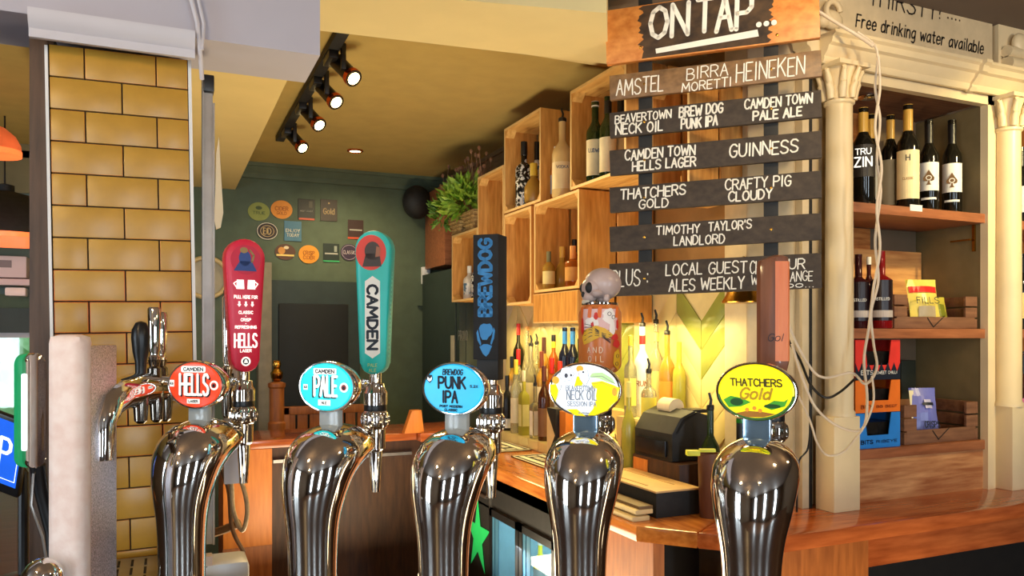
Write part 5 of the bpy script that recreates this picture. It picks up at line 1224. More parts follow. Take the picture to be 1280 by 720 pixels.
def foliage(nm, n, c, sp, size, m_, seed, droop=0):
    rr = random.Random(seed); mb = MB()
    for i in range(n):
        d = V(rr.gauss(0, 1), rr.gauss(0, 1), rr.gauss(.2, .8)); d.normalize(); r_ = rr.random()**.4
        p = Vector(c)+V(d.x*sp[0]*r_, d.y*sp[1]*r_, d.z*sp[2]*r_); L_ = size*rr.uniform(.6, 1.4)
        a = (d+V(rr.uniform(-.6, .6), rr.uniform(-.6, .6), rr.uniform(-.3, .9)-droop)).normalized(); s_ = a.cross(V(rr.uniform(-1, 1), rr.uniform(-1, 1), rr.uniform(-1, 1))).normalized()
        n_ = a.cross(s_); mb.poly([p, p+a*L_*.5+s_*L_*.22+n_*L_*.06, p+a*L_, p+a*L_*.5-s_*L_*.22+n_*L_*.06])
    return part(nm, mb, m_, t, smooth=0)
foliage('leaves', 620, (1.54, 4.17, zt_+.19), (.10, .22, .12), .055, mat('leaf_green', (104, 152, 40), .45, c2=(178, 206, 76), scale=20), 2)
foliage('leaves', 120, (1.50, 4.40, zt_+.15), (.06, .10, .10), .05, mat('leaf_green_dark', (70, 110, 40), .45, c2=(120, 160, 60), scale=20), 3)
mb = MB(); rr = random.Random(6)
for i in range(46):
    y = 3.92+rr.random()*.66; p0 = V(1.60+rr.uniform(-.05, .05), y, zt_+.10); p2 = p0+V(rr.uniform(-.09, .03), rr.uniform(-.08, .08), rr.uniform(.18, .36)); mb.tube([p0, (p0+p2)/2+V(-.015, 0, .01), p2], [.002, .0018, .0012], 5); mb.ball(p2, .009, .009, .013, 6, 5)
part('dried_stems', mb, mat('dried_flower', (120, 76, 52), .7, c2=(176, 132, 100), scale=12), t)

# bottles in the crates
def cb(u, vt, vb, X, r, *a, **k):
    x, y, z, h = by_px(u, vt, vb, X=X); zs = k.pop('zs', z); h += z-zs
    return bottle(x, y, zs, h, r, *a, **k)
z3, z6, z5, zt6 = 2.147, 1.747, 2.147, 2.129
PAT = mat('patterned_black', (18, 18, 20), .15, c2=(220, 216, 206), scale=55, lo=.52, hi=.56)
cb(655, 178, 262, 1.55, .041, 'jar', PAT, 'black bottle covered in white pattern in the upper crate', zs=z3, cap=BLACKC, neck=.2)
cb(667, 205, 258, 1.545, .045, 'round', M['glass_gold'], 'squat round golden bottle with yellow stopper in the upper crate', zs=z3, cap=flat((214, 180, 60), .4), neck=.3)
PATW = mat('patterned_white', (226, 220, 206), .3, c2=(80, 110, 130), scale=45, lo=.5, hi=.58)
cb(671, 178, 255, 1.64, .034, 'spirit', PATW, 'white and blue patterned bottle beside the crate side', zs=z3, cap=BLACKC, neck=.26)
cb(703, 152, 247, 1.535, .045, 'spirit', flat((214, 184, 128), .25), 'tall frosted spirit bottle with pourer between the two upper crates', zs=zt6, pour=True, lab=flat((226, 204, 160), .4), lab_z=(.10, .45), text=[('VODKA', .36, .012, .05, flat((60, 80, 120)))])
cb(695, 184, 250, 1.56, .025, 'spirit', M['glass_amber'], 'small amber bottle with white cap behind the frosted spirit bottle', zs=zt6, cap=WHITE_L, lab=flat((110, 120, 150)), neck=.18)
cb(729, 176, 232, 1.58, .034, 'wine', flat((72, 20, 18), .1), 'dark red bottle with white label at the crate edge', zs=z5, lab=WHITE_L, lab_z=(.25, .62), cap=BLACKC)
cb(744, 128, 226, 1.55, .036, 'wine', M['glass_green'], 'green wine bottle with cream label and silver top', zs=z5, lab=CREAM_L, lab_z=(.08, .52), cap=flat((226, 224, 214), .4), neck=.06, text=[('LUDWIG', .36, .014, .05, flat((60, 80, 120)))])
cb(760, 122, 224, 1.56, .034, 'wine', M['glass_green'], 'second green wine bottle, nearer the sign and partly behind its planks', zs=z5, lab=CREAM_L, lab_z=(.08, .50), cap=BLACKC, neck=.2)
cb(776, 118, 222, 1.63, .034, 'wine', M['glass_dark'], 'dark wine bottle mostly hidden by the second plank of the sign', zs=z5, lab=flat((222, 202, 150)), lab_z=(.28, .56), cap=BLACKC, neck=.2)
cb(686, 315, 365, 1.535, .028, 'spirit', M['glass_gold'], 'pale golden bottle first along the lit lower crate', zs=z6, cap=flat((120, 116, 80), .4), lab=flat((228, 206, 140)), neck=.28)
cb(703, 309, 362, 1.60, .035, 'round', M['glass_gold'], 'round gilt bottle behind the first in the lit lower crate', zs=z6, cap=GOLDC, neck=.25)
cb(718, 300, 363, 1.67, .030, 'spirit', M['glass_amber'], 'tall dark-topped amber bottle at the back of the lit lower crate', zs=z6, cap=BLACKC, lab=WHITE_L, neck=.24)
cb(716, 308, 366, 1.545, .034, 'jar', M['glass_amber'], 'amber bottle with orange neck foil nearest in the lit lower crate', zs=z6, cap=flat((230, 160, 90), .4), lab=flat((206, 150, 80)), neck=.32)
cb(587, 333, 375, 1.56, .036, 'spirit', flat((216, 206, 190), .3), 'white bottle with black print in the lowest far crate', zs=1.747, cap=WHITE_L, lab=PATW, neck=.2)
cb(596, 324, 374, 1.57, .033, 'spirit', PAT, 'black and white bottle behind the white one in the lowest far crate', zs=1.747, cap=BLACKC, neck=.2)

# spirits on the stepped ledge: front row on the worktop, then the two steps
ZL, ZT0, ZT1, ZT2, ZR = ZK+.0005, ZK+.0507, ZK+.1407, ZK+.2407, ZK+.2412
def sb(u, vt, X, zs, r, *a, **k):
    p = PX(u, vt, X); return bottle(p.x, p.y, zs, p.z-zs, r, *a, **k)
sb(634, 470, 1.690, ZT0, .030, 'spirit', M['black'], 'black bottle with white stripe label at the far end of the front row', lab=WHITE_L, lab_z=(.05, .22), cap=BLACKC, neck=.2)
sb(645, 450, 1.690, ZT0, .030, 'spirit', M['glass_clear'], 'clear bottle with yellow neck label in the front row', lab=flat((232, 222, 190)), cap=flat((214, 190, 60), .4), neck=.2)
sb(655, 464, 1.690, ZT0, .026, 'square', M['glass_lime'], 'square yellow-green bottle with cream cap in the front row', lab=flat((220, 216, 150)), cap=flat((230, 222, 196), .4), neck=.16)
sb(669, 482, 1.690, ZT0, .026, 'square', M['glass_clear'], 'clear square bottle with white label and blue foot', lab=WHITE_L, pour=True, lab_z=(.06, .52))
sb(680, 458, 1.690, ZT0, .030, 'spirit', M['glass_brown'], 'brown bottle with mottled label next to the black carton', lab=flat((120, 84, 60)), cap=flat((92, 40, 30), .4), neck=.2, lab_z=(.06, .44))
mb = MB(); c = PX(693, 510, 1.60); mb.box((1.585, c.y-.045, ZK), (1.645, c.y+.045, c.z), .002)
t = thing('bottle_carton', 'black carton with cream triangle on the front row', 'carton', (1.615, c.y, ZK)); part('carton', mb, M['matt_black'], t)
mb = MB(); mb.poly([V(1.5842, c.y+.044, c.z-.012), V(1.5842, c.y-.036, (c.z+ZK)/2), V(1.5842, c.y+.044, ZK+.012)]); part('triangle_print', mb, flat((226, 200, 150)), t, smooth=0)
mb = MB(); c = PX(708, 514, 1.62); mb.box((1.60, c.y-.03, ZK), (1.645, c.y+.03, c.z), .002); single('orange_carton', mb, flat((206, 120, 44), .45), 'orange carton standing beside the black one', 'carton', (1.62, c.y, ZK))
sb(720, 470, 1.690, ZT0, .026, 'square', M['glass_amber'], 'square whiskey bottle with white label behind the badge', lab=flat((236, 226, 206)), cap=BLACKC, lab_z=(.08, .45))
# middle step
sb(640, 446, 1.755, ZT1, .030, 'spirit', M['glass_gold'], 'gold bottle with black stopper at the far end of the middle step', lab=CREAM_L, cap=BLACKC, neck=.2)
sb(648, 437, 1.755, ZT1, .030, 'spirit', M['glass_clear'], 'clear bottle with red cap on the middle step', lab=WHITE_L, cap=REDC, neck=.24)
sb(664, 432, 1.755, ZT1, .030, 'spirit', M['glass_clear'], 'clear bottle with black pourer on the middle step', lab=flat((226, 216, 180)), pour=True)
sb(677, 440, 1.755, ZT1, .030, 'spirit', M['glass_gold'], 'gold bottle with brown wax top on the middle step', lab=CREAM_L, cap=flat((120, 56, 34), .4), neck=.24)
sb(690, 448, 1.755, ZT1, .030, 'spirit', M['glass_amber'], 'amber bottle with red collar on the middle step', lab=flat((220, 180, 120)), cap=REDC, neck=.24)
sb(700, 452, 1.755, ZT1, .030, 'jar', M['glass_clear'], 'short clear bottle with vivid red cap next to the amber one', lab=flat((206, 214, 222)), cap=flat((214, 52, 30), .35), neck=.24)
# top step
sb(648, 405, 1.821, ZT2, .030, 'spirit', M['glass_dark'], 'dark bottle with red seal at the far end of the top step', cap=REDC, neck=.16)
sb(659, 413, 1.821, ZT2, .030, 'round', M['glass_clear'], 'large round clear decanter with cork on the top step', cork=True)
sb(671, 430, 1.821, ZT2, .030, 'spirit', M['glass_clear'], 'clear bottle with tall black pourer on the top step', pour=True)
sb(680, 422, 1.821, ZT2, .030, 'spirit', M['glass_gold'], 'bottle with dark brown sleeve on the top step', cap=flat((74, 36, 26), .35), lab=CREAM_L, neck=.32)
sb(692, 419, 1.821, ZT2, .030, 'spirit', M['glass_amber'], 'amber bottle with black cap and yellow band on the top step', cap=BLACKC, band=flat((226, 190, 50), .4), neck=.10)
for u, lbl in ((706, 'blue-capped dark bottle beside the amber one on the top step'), (716, 'blue-capped dark bottle next to the green one on the top step')):
    sb(u, 410, 1.821, ZT2, .030, 'wine', flat((16, 20, 40), .08), lbl, lab=flat((190, 196, 210)), cap=BLUEC, neck=.22, lab_z=(.2, .42))
sb(725, 424, 1.821, ZT2, .030, 'spirit', M['glass_green'], 'green bottle at the near end of the blue-capped pair', lab=WHITE_L, cap=M['glass_green'])
# the group nearer the till
sb(788, 420, 1.69, ZR, .021, 'square', M['glass_clear'], 'clear square bottle with yellow cap beside the can handle', cap=flat((226, 190, 40), .4), lab=flat((230, 216, 110)), neck=.12)
sb(803, 408, 1.755, ZR, .034, 'spirit', flat((236, 234, 220), .25), 'opaque white bottle with red neck and black pourer', lab=flat((244, 240, 220)), pour=True, band=REDC, text=[('RUM', .34, .02, .05, flat((150, 90, 50)))])
sb(820, 404, 1.822, ZR, .029, 'spirit', M['glass_clear'], 'tallest clear bottle with pourer and pale neck label', lab=flat((240, 226, 150)), pour=True, band=flat((226, 206, 120), .4))
sb(834, 418, 1.81, ZR, .032, 'spirit', M['glass_gold'], 'clear bottle with black pourer and orange label near the tiles', lab=flat((232, 150, 60)), pour=True, lab_z=(.2, .44))
sb(811, 466, 1.668, ZR, .029, 'spirit', M['glass_clear'], 'clear bottle with pale yellow label and pourer nearest the till', lab=flat((236, 222, 90)), pour=True, lab_z=(.10, .50))
sb(849, 428, 1.822, ZR, .026, 'spirit', M['glass_lime'], 'slender yellow bottle against the herringbone tiles', cap=flat((190, 170, 60), .4), neck=.3)
sb(786, 478, 1.572, ZL, .027, 'spirit', M['glass_lime'], 'lime yellow bottle behind the glass of stirrers', cap=flat((214, 206, 120), .4), neck=.14)

# bottles in the cooler
for x, y, g, lbl in ((1.50, 2.70, flat((40, 150, 50), .15), 'bright green bottle in the cooler nearest its end'), (1.47, 2.78, flat((40, 150, 50), .15), 'bright green bottle second along the cooler shelf'), (1.50, 2.86, flat((60, 170, 190), .15), 'turquoise bottle in the middle of the cooler shelf'), (1.48, 3.04, flat((214, 200, 60), .2), 'yellow bottle behind the farther cooler door')):
    bottle(x, y, .4288, .235, .030, 'spirit', g, lbl, lab=WHITE_L, cap=flat((230, 230, 220), .3), neck=.1)
# bar mats
def bar_mat(pts, label):
    t = thing('bar_mat', label, 'bar mat', tuple(sum((p for p in pts), V(0, 0, 0))/4)); mb = MB()
    up = UP*.004; mb.hexa([pts[0], pts[1], pts[2], pts[3]]+[p+up for p in pts]); part('mat', mb, M['black'], t, smooth=0)
    def q(a, b): return pts[0].lerp(pts[1], a).lerp(pts[3].lerp(pts[2], a), b)+up*1.2
    mb = MB()
    for (a0, a1, b0, b1) in ((0, 1, 0, .05), (0, 1, .95, 1), (0, .03, 0, 1), (.97, 1, 0, 1), (.08, .92, .14, .30), (.08, .92, .70, .86), (.1, .16, .36, .64), (.84, .9, .36, .64)): mb.poly([q(a0, b0), q(a1, b0), q(a1, b1), q(a0, b1)])
    for k in range(6): mb.poly([q(.22+k*.09, .40), q(.28+k*.09, .40), q(.28+k*.09, .60), q(.22+k*.09, .60)])
    part('mat_pattern', mb, flat((226, 220, 200)), t, smooth=0)
    mb = MB(); mb.poly([q(.48, .42), q(.56, .42), q(.56, .58), q(.48, .58)]); part('mat_mark', mb, flat((214, 70, 40)), t, smooth=0)
bar_mat([V(1.467, 3.92, ZK), V(1.467, 3.47, ZK), V(1.640, 3.47, ZK), V(1.640, 3.92, ZK)], 'black and white bar mat farther along the back bar')
bar_mat([V(1.467, 3.33, ZK), V(1.467, 2.93, ZK), V(1.640, 2.93, ZK), V(1.640, 3.33, ZK)], 'black and white bar mat nearer the cream-topped box')
# black box with cream lid, tray of cards, till printer, oil bottle
t = thing('cream_topped_box', 'low black box with flat cream lid on the corner of the back bar', 'box', (1.48, 2.28, ZK))
mb = MB(); mb.hexa([V(1.385, 2.03, ZK), V(1.55, 2.03, ZK), V(1.552, 2.44, ZK), V(1.385, 2.42, ZK)]+[V(1.385, 2.03, 1.058), V(1.55, 2.03, 1.058), V(1.552, 2.44, 1.058), V(1.385, 2.42, 1.058)], .003); part('box_body', mb, M['matt_black'], t)
mb = MB(); mb.hexa([V(1.383, 2.028, 1.058), V(1.552, 2.028, 1.058), V(1.554, 2.442, 1.058), V(1.383, 2.422, 1.058)]+[V(1.383, 2.028, 1.064), V(1.552, 2.028, 1.064), V(1.554, 2.442, 1.064), V(1.383, 2.422, 1.064)], .001); part('lid', mb, flat((226, 186, 126), .5), t)
mb = MB(); mb.box((1.41, 2.12, 1.064), (1.416, 2.38, 1.0655)); mb.box((1.50, 2.10, 1.064), (1.504, 2.40, 1.0655)); part('lid_crease', mb, flat((190, 150, 96)), t)
t = thing('card_stack', 'stack of long cream trays along the worktop edge', 'tray', (1.33, 2.2, ZK))
for k in range(2):
    mb = MB(); z = ZK+k*.020; mb.box((1.292+k*.012, 2.02, z), (1.355+k*.012, 2.55, z+.015), .003); part('tray', mb, flat((228, 204, 150), .5), t)
mb = MB(); mb.box((1.318, 2.022, ZK+.035), (1.368, 2.55, ZK+.045), .002); part('cover', mb, flat((120, 96, 64), .5), t)
t = thing('wooden_drawer_box', 'brown timber cash drawer box carrying the black printer', 'box', (1.68, 2.35, ZK))
mb = MB(); mb.box((1.562, 2.155, ZK), (1.735, 2.44, 1.115), .003); part('carcass', mb, M['panel_dark'], t)
mb = MB(); mb.box((1.558, 2.34, ZK+.01), (1.562, 2.43, 1.105), .001); part('drawer_front', mb, M['panel_orange'], t)
t = thing('till_printer', 'bulky black receipt printer with paper roll on the back bar', 'printer', (1.69, 2.35, 1.116))
mb = MB(); pr = [(0, 0), (.165, 0), (.165, .150), (.09, .172), (.035, .150), (.0, .095)]
mb.prism(pr, (1.565, 2.20, 1.116), (1, 0, 0), (0, 0, 1), (0, .235, 0), .010); bd = part('housing', mb, M['matt_black'], t, smooth=30)
mb = MB(); a = [(.015, .10), (.045, .145), (.10, .168), (.10, .16), (.05, .138), (.022, .098)]; mb.prism(a, (1.565, 2.197, 1.116), (1, 0, 0), (0, 0, 1), (0, .004, 0)); part('cover_ridge', mb, M['black'], bd)
mb = MB(); mb.lathe([(.032, 0), (.032, .075)], (1.655, 2.30, 1.290), (0, 1, 0), seg=24); part('paper_roll', mb, flat((226, 206, 170)), t)
mb = MB(); mb.box((1.556, 2.23, 1.13), (1.567, 2.41, 1.185), .003); part('mouth', mb, M['black'], t)
mb = MB(); mb.box((1.66, 2.21, 1.278), (1.725, 2.28, 1.290), .003); part('lid_latch', mb, M['black'], t)
p = P(888, 560, 2.58); bottle(p.x, p.y, ZL, EYE+(HOR-512)*2.58/FPX-ZK, .032, 'spirit', M['glass_green'], 'dark green oil bottle with steel pourer beside the printer', lab=None, pour=True)
p = P(926, 560, 2.50); bottle(p.x, p.y, ZL, .30, .034, 'wine', flat((36, 120, 40), .1), 'bright green bottle mostly behind the yellow badge', cap=BLACKC)
mb = MB(); c = P(866, 566, 2.40); mb.obox(c, RGT, FWD, UP, .040, .03, .016, .003); c2 = P(884, 563, 2.41); mb.obox(c2-UP*.0, RGT, FWD, UP, .05, .02, .010, .003)
single('yellow_clip', mb, flat((222, 226, 70), .4), 'yellow-green clip on the brown tin in front of the printer', 'clip', (c.x, c.y, c.z-.008))
mb = MB(); cc = P(886, 590, 2.44); mb.lathe([(.026, ZK), (.029, ZK+.005), (.034, c2.z-.012), (.031, c2.z-.012), (.027, ZK+.02)], (cc.x, cc.y, 0), seg=24); single('brown_tin', mb, wood('tin_brown', (96, 58, 40), (120, 76, 52), 'Z', .4), 'brown round tin on the corner of the back bar', 'tin', (cc.x, cc.y, ZK))
t = thing('stirrer_glass', 'glass of black and steel stirrers at the back bar', 'glass', (1.615, 2.6, ZK)); p = PX(776, 565, 1.45); p = V(1.615, yx(776, 1.615), ZL)
mb = MB(); mb.lathe([(.030, 0), (.036, .10), (.034, .10), (.028, .006)], p, seg=20); part('tumbler', mb, M['glass_clear'], t)
rr = random.Random(9)
for k in range(9):
    a = rr.uniform(0, 2*pi); mb = MB(); mb.tube([p+V(cos(a)*.008, sin(a)*.008, .008), p+V(cos(a)*.034, sin(a)*.034, .15+rr.random()*.06)], .0028, 6); part('stirrer', mb, M['black'] if k % 2 else M['steel'], t)

# ------------------------------------------------------------------ ceiling lights
t = thing('track_light', 'black ceiling track carrying four tilted spotlights', 'track light', (.58, 3.5, ZC))
mb = MB(); mb.box((.548, 2.70, ZC-.030), (.592, 4.45, ZC-.0), .003); part('rail', mb, M['matt_black'], t)
for (u, v, yy) in ((416, 74, 3.0), (404, 109, 3.33), (389, 142, 3.72), (368, 164, 4.2)):
    jn = V(.60, yy, ZC-.052); dr_ = (RGT*.60-UP*.66-FWD*.42).normalized(); end = jn+dr_*.115
    mb = MB(); mb.box((.552, yy-.07, ZC-.058), (.588, yy+.05, ZC-.028), .003); mb.box((.592, yy-.10, ZC-.105), (.610, yy-.078, ZC-.010), .002); mb.tube([V(.575, yy, ZC-.045), jn+dr_*.02], .011, 10); part('adaptor', mb, M['black'], t)
    mb = MB(); mb.lathe([(.020, -.02), (.029, -.015), (.030, .085), (.033, .095), (.034, .115), (.028, .115)], jn, dr_, seg=22); hd_ = part('spotlight', mb, M['black'], t)
    mb = MB(); mb.lathe([(.0285, 0), (.022, .005), (.002, .007)], end-dr_*.003, dr_, seg=20); part('bulb', mb, flat((255, 214, 140), .4, 14), hd_)
    mb = MB(); mb.lathe([(.0345, -.022), (.0355, -.012), (.0345, -.002)], end, dr_, seg=22); part('trim_ring', mb, M['copper'], hd_)
    lamp('spot_beam', 'SPOT', tuple(end+dr_*.02), 20, (1, .74, .36), .03, aim=tuple(end+dr_), cone=95, blend=.9)
t = thing('downlight', 'recessed ceiling downlight with copper rim', 'downlight', tuple(PZ(444, 188, ZC)))
c = PZ(444, 188, ZC); mb = MB(); mb.lathe([(.048, 0), (.048, -.006), (.036, -.010), (.034, -.004)], c, seg=26); part('rim', mb, M['copper'], t)
lamp('downlight_beam', 'SPOT', (c.x, c.y, c.z-.02), 30, (1, .82, .5), .03, aim=(c.x+.1, YB, .9), cone=130, blend=.9)
mb = MB(); mb.lathe([(.034, -.004), (.002, -.005)], c, seg=24); part('lens', mb, flat((255, 226, 170), .4, 12), t)

# ------------------------------------------------------------------ beer mats on the far wall
def mat_round(u, v, ru, rv, m_, label, extra=()):
    Yw = YB-.002; c = PY(u, v, Yw); k = (c-V(0, 0, EYE)).dot(FWD)/FPX; a = ru*k/cos(YAW)*1.0; b = rv*k
    t = thing('beer_mat', label, 'beer mat', tuple(c), 0, 'beer mats on the far wall')
    mb = MB(); pts = [(a*cos(2*pi*i/28), b*sin(2*pi*i/28)) for i in range(28)]; mb.prism(pts, (c.x, Yw, c.z), (1, 0, 0), (0, 0, 1), (0, -.004, 0)); o = part('board', mb, m_, t, smooth=0)
    deco(c, a, b, o, extra, Yw)
def mat_square(u, v, ru, rv, m_, label, extra=()):
    Yw = YB-.002; c = PY(u, v, Yw); k = (c-V(0, 0, EYE)).dot(FWD)/FPX; a = ru*k/cos(YAW); b = rv*k
    t = thing('beer_mat', label, 'beer mat', tuple(c), 0, 'beer mats on the far wall')
    mb = MB(); mb.box((c.x-a, Yw-.004, c.z-b), (c.x+a, Yw, c.z+b), .0015); o = part('board', mb, m_, t, smooth=0)
    deco(c, a, b, o, extra, Yw)
def deco(c, a, b, o, extra, Yw):
    for i, e in enumerate(extra):
        y = Yw-.0048-.0003*i; mb = MB(); q = lambda x, z: V(c.x+x*a, y, c.z+z*b)
        if e[0] == 't': mb.text(e[1], q(e[2]-e[4]/2, e[3]-e[5]/2), (1, 0, 0), (0, 0, 1), e[5]*b, e[4]*a, e[5]*b*.17)
        elif e[0] == 'r': mb.poly([q(e[1], e[2]), q(e[3], e[2]), q(e[3], e[4]), q(e[1], e[4])])
        elif e[0] == 'o': mb.ribbon([q(e[1]+e[3]*cos(k*pi/14), e[2]+e[3]*sin(k*pi/14)) for k in range(29)], e[4]*a, V(0, -1, 0), False)
        elif e[0] == 'd': mb.disc(q(e[1], e[2]), (1, 0, 0), (0, 0, 1), e[3]*a, e[4]*b, 18)
        part('lettering' if e[0] == 't' else 'print', mb, e[-1], o, smooth=0)
TAN = flat((206, 176, 120)); ORG = flat((222, 140, 44)); DKB = flat((54, 42, 36)); GRY = flat((176, 170, 156))
mat_round(323.5, 264.5, 12, 11.5, flat((140, 146, 66)), 'olive green round beer mat, first of the top row', (('d', 0, .4, .3, .2, flat((70, 84, 40))), ('t', 'TRUE', 0, -.15, 1.1, .3, flat((70, 84, 40)))))
mat_round(352, 262, 12, 11.5, ORG, 'orange round beer mat in the top row', (('t', 'CIDER', 0, .1, 1.2, .4, flat((170, 90, 24))), ('t', 'GOLD', 0, -.4, .9, .3, flat((170, 90, 24)))))
mat_square(383, 262, 9.5, 13, flat((52, 50, 40)), 'dark square beer mat with red foot in the top row', (('r', -.9, -1, .95, -.82, flat((196, 90, 60))), ('r', .3, .2, .7, .8, flat((90, 84, 66))), ('t', 'WEST COAST', 0, -.15, 1.5, .12, GRY)))
mat_square(411, 263, 9.5, 13.5, flat((66, 54, 42)), 'brown square beer mat reading Gold at the end of the top row', (('t', 'Gold', 0, -.1, 1.3, .5, TAN), ('d', 0, .65, .1, .08, TAN)))
mat_round(334, 289, 11.8, 11, DKB, 'black round beer mat with white ring', (('o', 0, 0, .93, .06, flat((226, 216, 190))), ('o', 0, 0, .62, .05, TAN), ('t', 'BD', .0, 0, .7, .7, TAN)))
mat_square(366, 289, 9.6, 12.5, flat((74, 116, 136)), 'blue square beer mat with cream lettering', (('t', 'ENJOY', 0, .05, 1.6, .3, flat((220, 210, 180))), ('t', 'TODAY', 0, -.40, 1.4, .3, flat((220, 210, 180)))))
mat_square(444.5, 287, 9, 12, flat((62, 38, 30)), 'dark brown square beer mat with orange foot near the turquoise handle', (('r', -1, -1, 1, -.80, flat((196, 80, 44))), ('r', -.8, -.12, .8, .02, GRY)))
mat_round(356.5, 315, 11.5, 10, flat((92, 60, 40)), 'brown and cream picture beer mat above the red handle', (('d', -.35, .15, .35, .45, flat((206, 140, 60))), ('d', .1, .55, .25, .2, flat((220, 200, 160))), ('r', -.85, -.52, .85, -.30, flat((232, 200, 110)))))
mat_round(386, 318, 11.5, 11.5, flat((230, 150, 40)), 'bright orange round beer mat in the bottom row', (('t', 'CRISP', 0, .15, 1.1, .4, flat((180, 96, 24))), ('t', 'CIDER', 0, -.35, 1.1, .35, flat((180, 96, 24)))))
mat_square(414, 316, 9.2, 11.5, flat((36, 48, 38)), 'dark green square beer mat with bright green foot', (('r', -1, -1, 1, -.84, flat((60, 170, 100))), ('r', .35, .1, .7, .75, flat((150, 156, 140))), ('r', -.8, -.18, .8, -.02, GRY)))
mat_round(436.5, 315.5, 10, 10.5, flat((60, 46, 66)), 'purple round beer mat with pale script', (('o', 0, 0, .85, .05, flat((180, 164, 170))), ('t', 'CLASSIC', 0, .0, 1.4, .4, flat((206, 192, 190)))))

# ------------------------------------------------------------------ far room furniture
t = thing('bench_back', 'low wooden bench back with slats before the dark doorway', 'bench', (.95, 4.95, 0))
a0, a1 = PY(352, 510, 4.95).x, PY(462, 510, 4.95).x; zt_ = PY(400, 507, 4.95).z
mb = MB(); mb.box((a0, 4.93, zt_-.05), (a1, 4.97, zt_), .004); part('rail', mb, M['panel'], t)
mb = MB(); mb.box((a0, 4.935, .35), (a1, 4.965, .40), .004); part('rail', mb, M['panel'], t)
mb = MB()
for k in range(7): x = a0+.05+k*(a1-a0-.1)/6; mb.box((x-.03, 4.94, .36), (x+.03, 4.96, zt_-.02))
part('slats', mb, M['panel'], t)
for x in (a0+.02, a1-.02):
    mb = MB(); mb.box((x-.025, 4.93, 0), (x+.025, 4.97, zt_-.002), .003); part('leg', mb, M['panel'], t)
c = PY(346, 522, 4.7); t = thing('turned_post', 'turned wooden post topped by a brass knob near the red handle', 'post', (c.x, 4.7, 0))
mb = MB(); mb.lathe([(.05, 0), (.05, c.z-.03), (.042, c.z-.02), (.042, c.z+.17), (.05, c.z+.18), (.05, c.z+.20), (.02, c.z+.21)], (c.x, 4.7, 0), seg=16); part('shaft', mb, M['panel'], t)
mb = MB(); mb.lathe([(.012, c.z+.205), (.032, c.z+.23), (.036, c.z+.26), (.018, c.z+.285), (.026, c.z+.31), (.02, c.z+.33), (.004, c.z+.335)], (c.x, 4.7, 0), seg=18); part('finial', mb, M['brass'], t)
mb = MB(); a = PY(333, 470, 5.1); mb.box((a.x-.05, 5.08, 0), (a.x+.03, 5.2, 2.0), .003); struct('trim_13', mb, mat('frame_taupe', (128, 118, 96), .5))
# round mirror edge on the far wall beside the conduit
c = PY(258, 347, YB-.03); t = thing('round_mirror', 'round mirror with pale gold rim on the far wall beside the conduit', 'mirror', (c.x, YB-.03, c.z))
mb = MB(); R_ = .125; ring_ = [V(c.x+R_*cos(k*pi/20), YB-.02, c.z+R_*sin(k*pi/20)) for k in range(41)]; mb.tube(ring_, .014, 8); part('rim', mb, flat((206, 180, 124), .35), t, smooth=60)
mb = MB(); mb.lathe([(R_, 0), (R_, .008), (.002, .008)], (c.x, YB-.002, c.z), (0, -1, 0), seg=36); part('glass', mb, flat((170, 160, 134), .08), t)
# pendant lamps
def pendant(u, v, Z, r, h, lbl, outer):
    p = P(u, v, Z); t = thing('pendant_lamp', lbl, 'pendant lamp', tuple(p), 0, 'pendant lamps of the far room')
    mb = MB(); mb.lathe([(r, 0), (r*.97, h*.25), (r*.78, h*.6), (r*.42, h*.9), (r*.14, h), (r*.14, h+.03), (.004, h+.04)], p, seg=32); part('lamp_shade', mb, outer, t, smooth=60)
    mb = MB(); mb.lathe([(r*1.01, -.022), (r*1.015, .0), (r*.985, .004), (r*.96, -.018)], p, seg=32); part('shade_rim', mb, flat((244, 110, 54), .3, 1.1), t, label='glowing copper rim')
    mb = MB(); mb.tube([p+UP*(h+.03), V(p.x, p.y, ZC)], .004, 6); part('cord', mb, M['black'], t)
    mb = MB(); mb.ball(p+UP*.03, .03); part('bulb', mb, flat((255, 190, 110), .3, 6), t)
pendant(6, 297, 3.9, .30, .23, 'large black dome pendant with glowing copper rim beside the post', M['matt_black'])
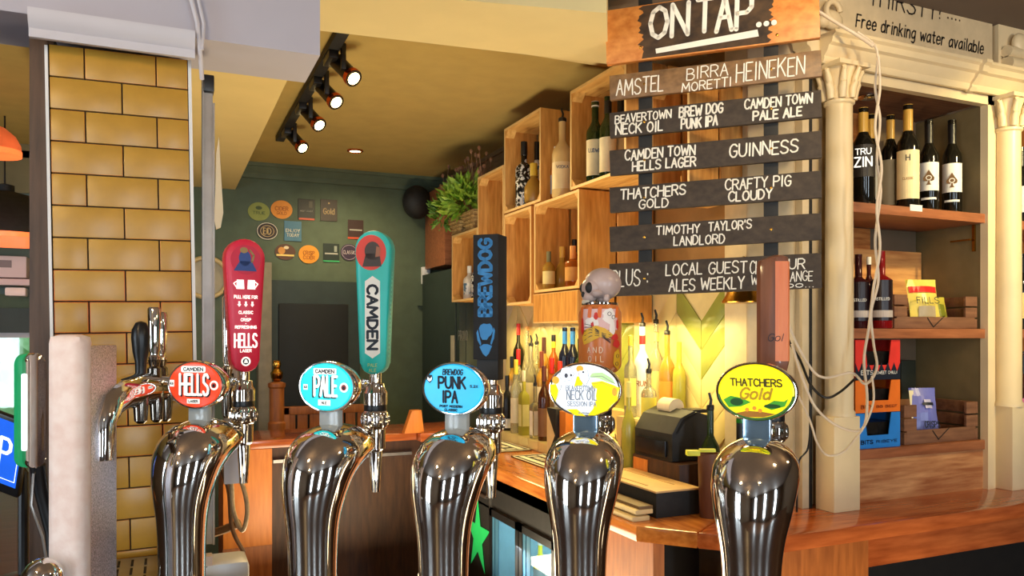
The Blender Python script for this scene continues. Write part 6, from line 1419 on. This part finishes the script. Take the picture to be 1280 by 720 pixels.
pendant(-8, 188, 3.4, .105, .11, 'small copper pendant lamp high in the far room', mat('copper_shade', (236, 106, 58), .35, var=.1, emit=.35))
# shelf with a white box, bulkhead strips
mb = MB(); a = PY(0, 357, YB-.14); b = PY(68, 350, YB-.14); mb.box((-2.2, YB-.22, a.z), (-.55, YB-.001, a.z+.035), .003); single('wall_shelf', mb, M['white_paint'], 'white shelf on the far wall above the bright window', 'shelf', (-1.3, YB-.1, a.z))
a = PY(2, 340, YB-.12); mb = MB(); mb.box((a.x-.12, YB-.20, a.z-.035), (a.x+.13, YB-.06, a.z+.085), .008)
t = thing('white_wall_unit', 'white box-shaped unit standing on the white shelf', 'unit', (a.x, YB-.13, a.z)); part('case', mb, M['white_paint'], t)
mb = MB(); mb.box((a.x-.02, YB-.203, a.z+.02), (a.x+.06, YB-.199, a.z+.06)); part('grille', mb, flat((120, 116, 120)), t)
mb = MB(); c = PY(21, 366, YB-.15); mb.box((c.x-.05, YB-.2, c.z-.02), (c.x+.05, YB-.1, c.z+.028), .01); single('hanging_sensor', mb, M['white'], 'small white fitting under the white shelf', 'fitting', (c.x, YB-.15, c.z))
mb = MB(); c = PY(20, 191, YB-.05); mb.box((-2.2, YB-.03, c.z-.02), (-.62, YB-.001, c.z+.02)); struct('trim_14', mb, M['white_paint'])
mb = MB(); mb.box((-2.2, YB-.012, 1.78), (-.62, YB-.001, c.z-.02)); struct('trim_15', mb, mat('wall_blue_grey', (92, 110, 104), .6, var=.06))
# tables of the far room
for i, (x, y, lbl) in enumerate(((-1.15, 3.0, 'brown wooden pub table below the card terminal'), (-1.5, 4.3, 'wooden pub table under the bright window'))):
    t = thing('pub_table', lbl, 'table', (x, y, 0))
    mb = MB(); mb.box((x-.55, y-.4, .72), (x+.55, y+.4, .76), .006); part('tabletop', mb, M['panel'], t)
    for sx in (-.48, .48):
        for sy in (-.33, .33):
            mb = MB(); mb.box((x+sx-.03, y+sy-.03, 0), (x+sx+.03, y+sy+.03, .72), .004); part('leg', mb, M['panel_dark'], t)
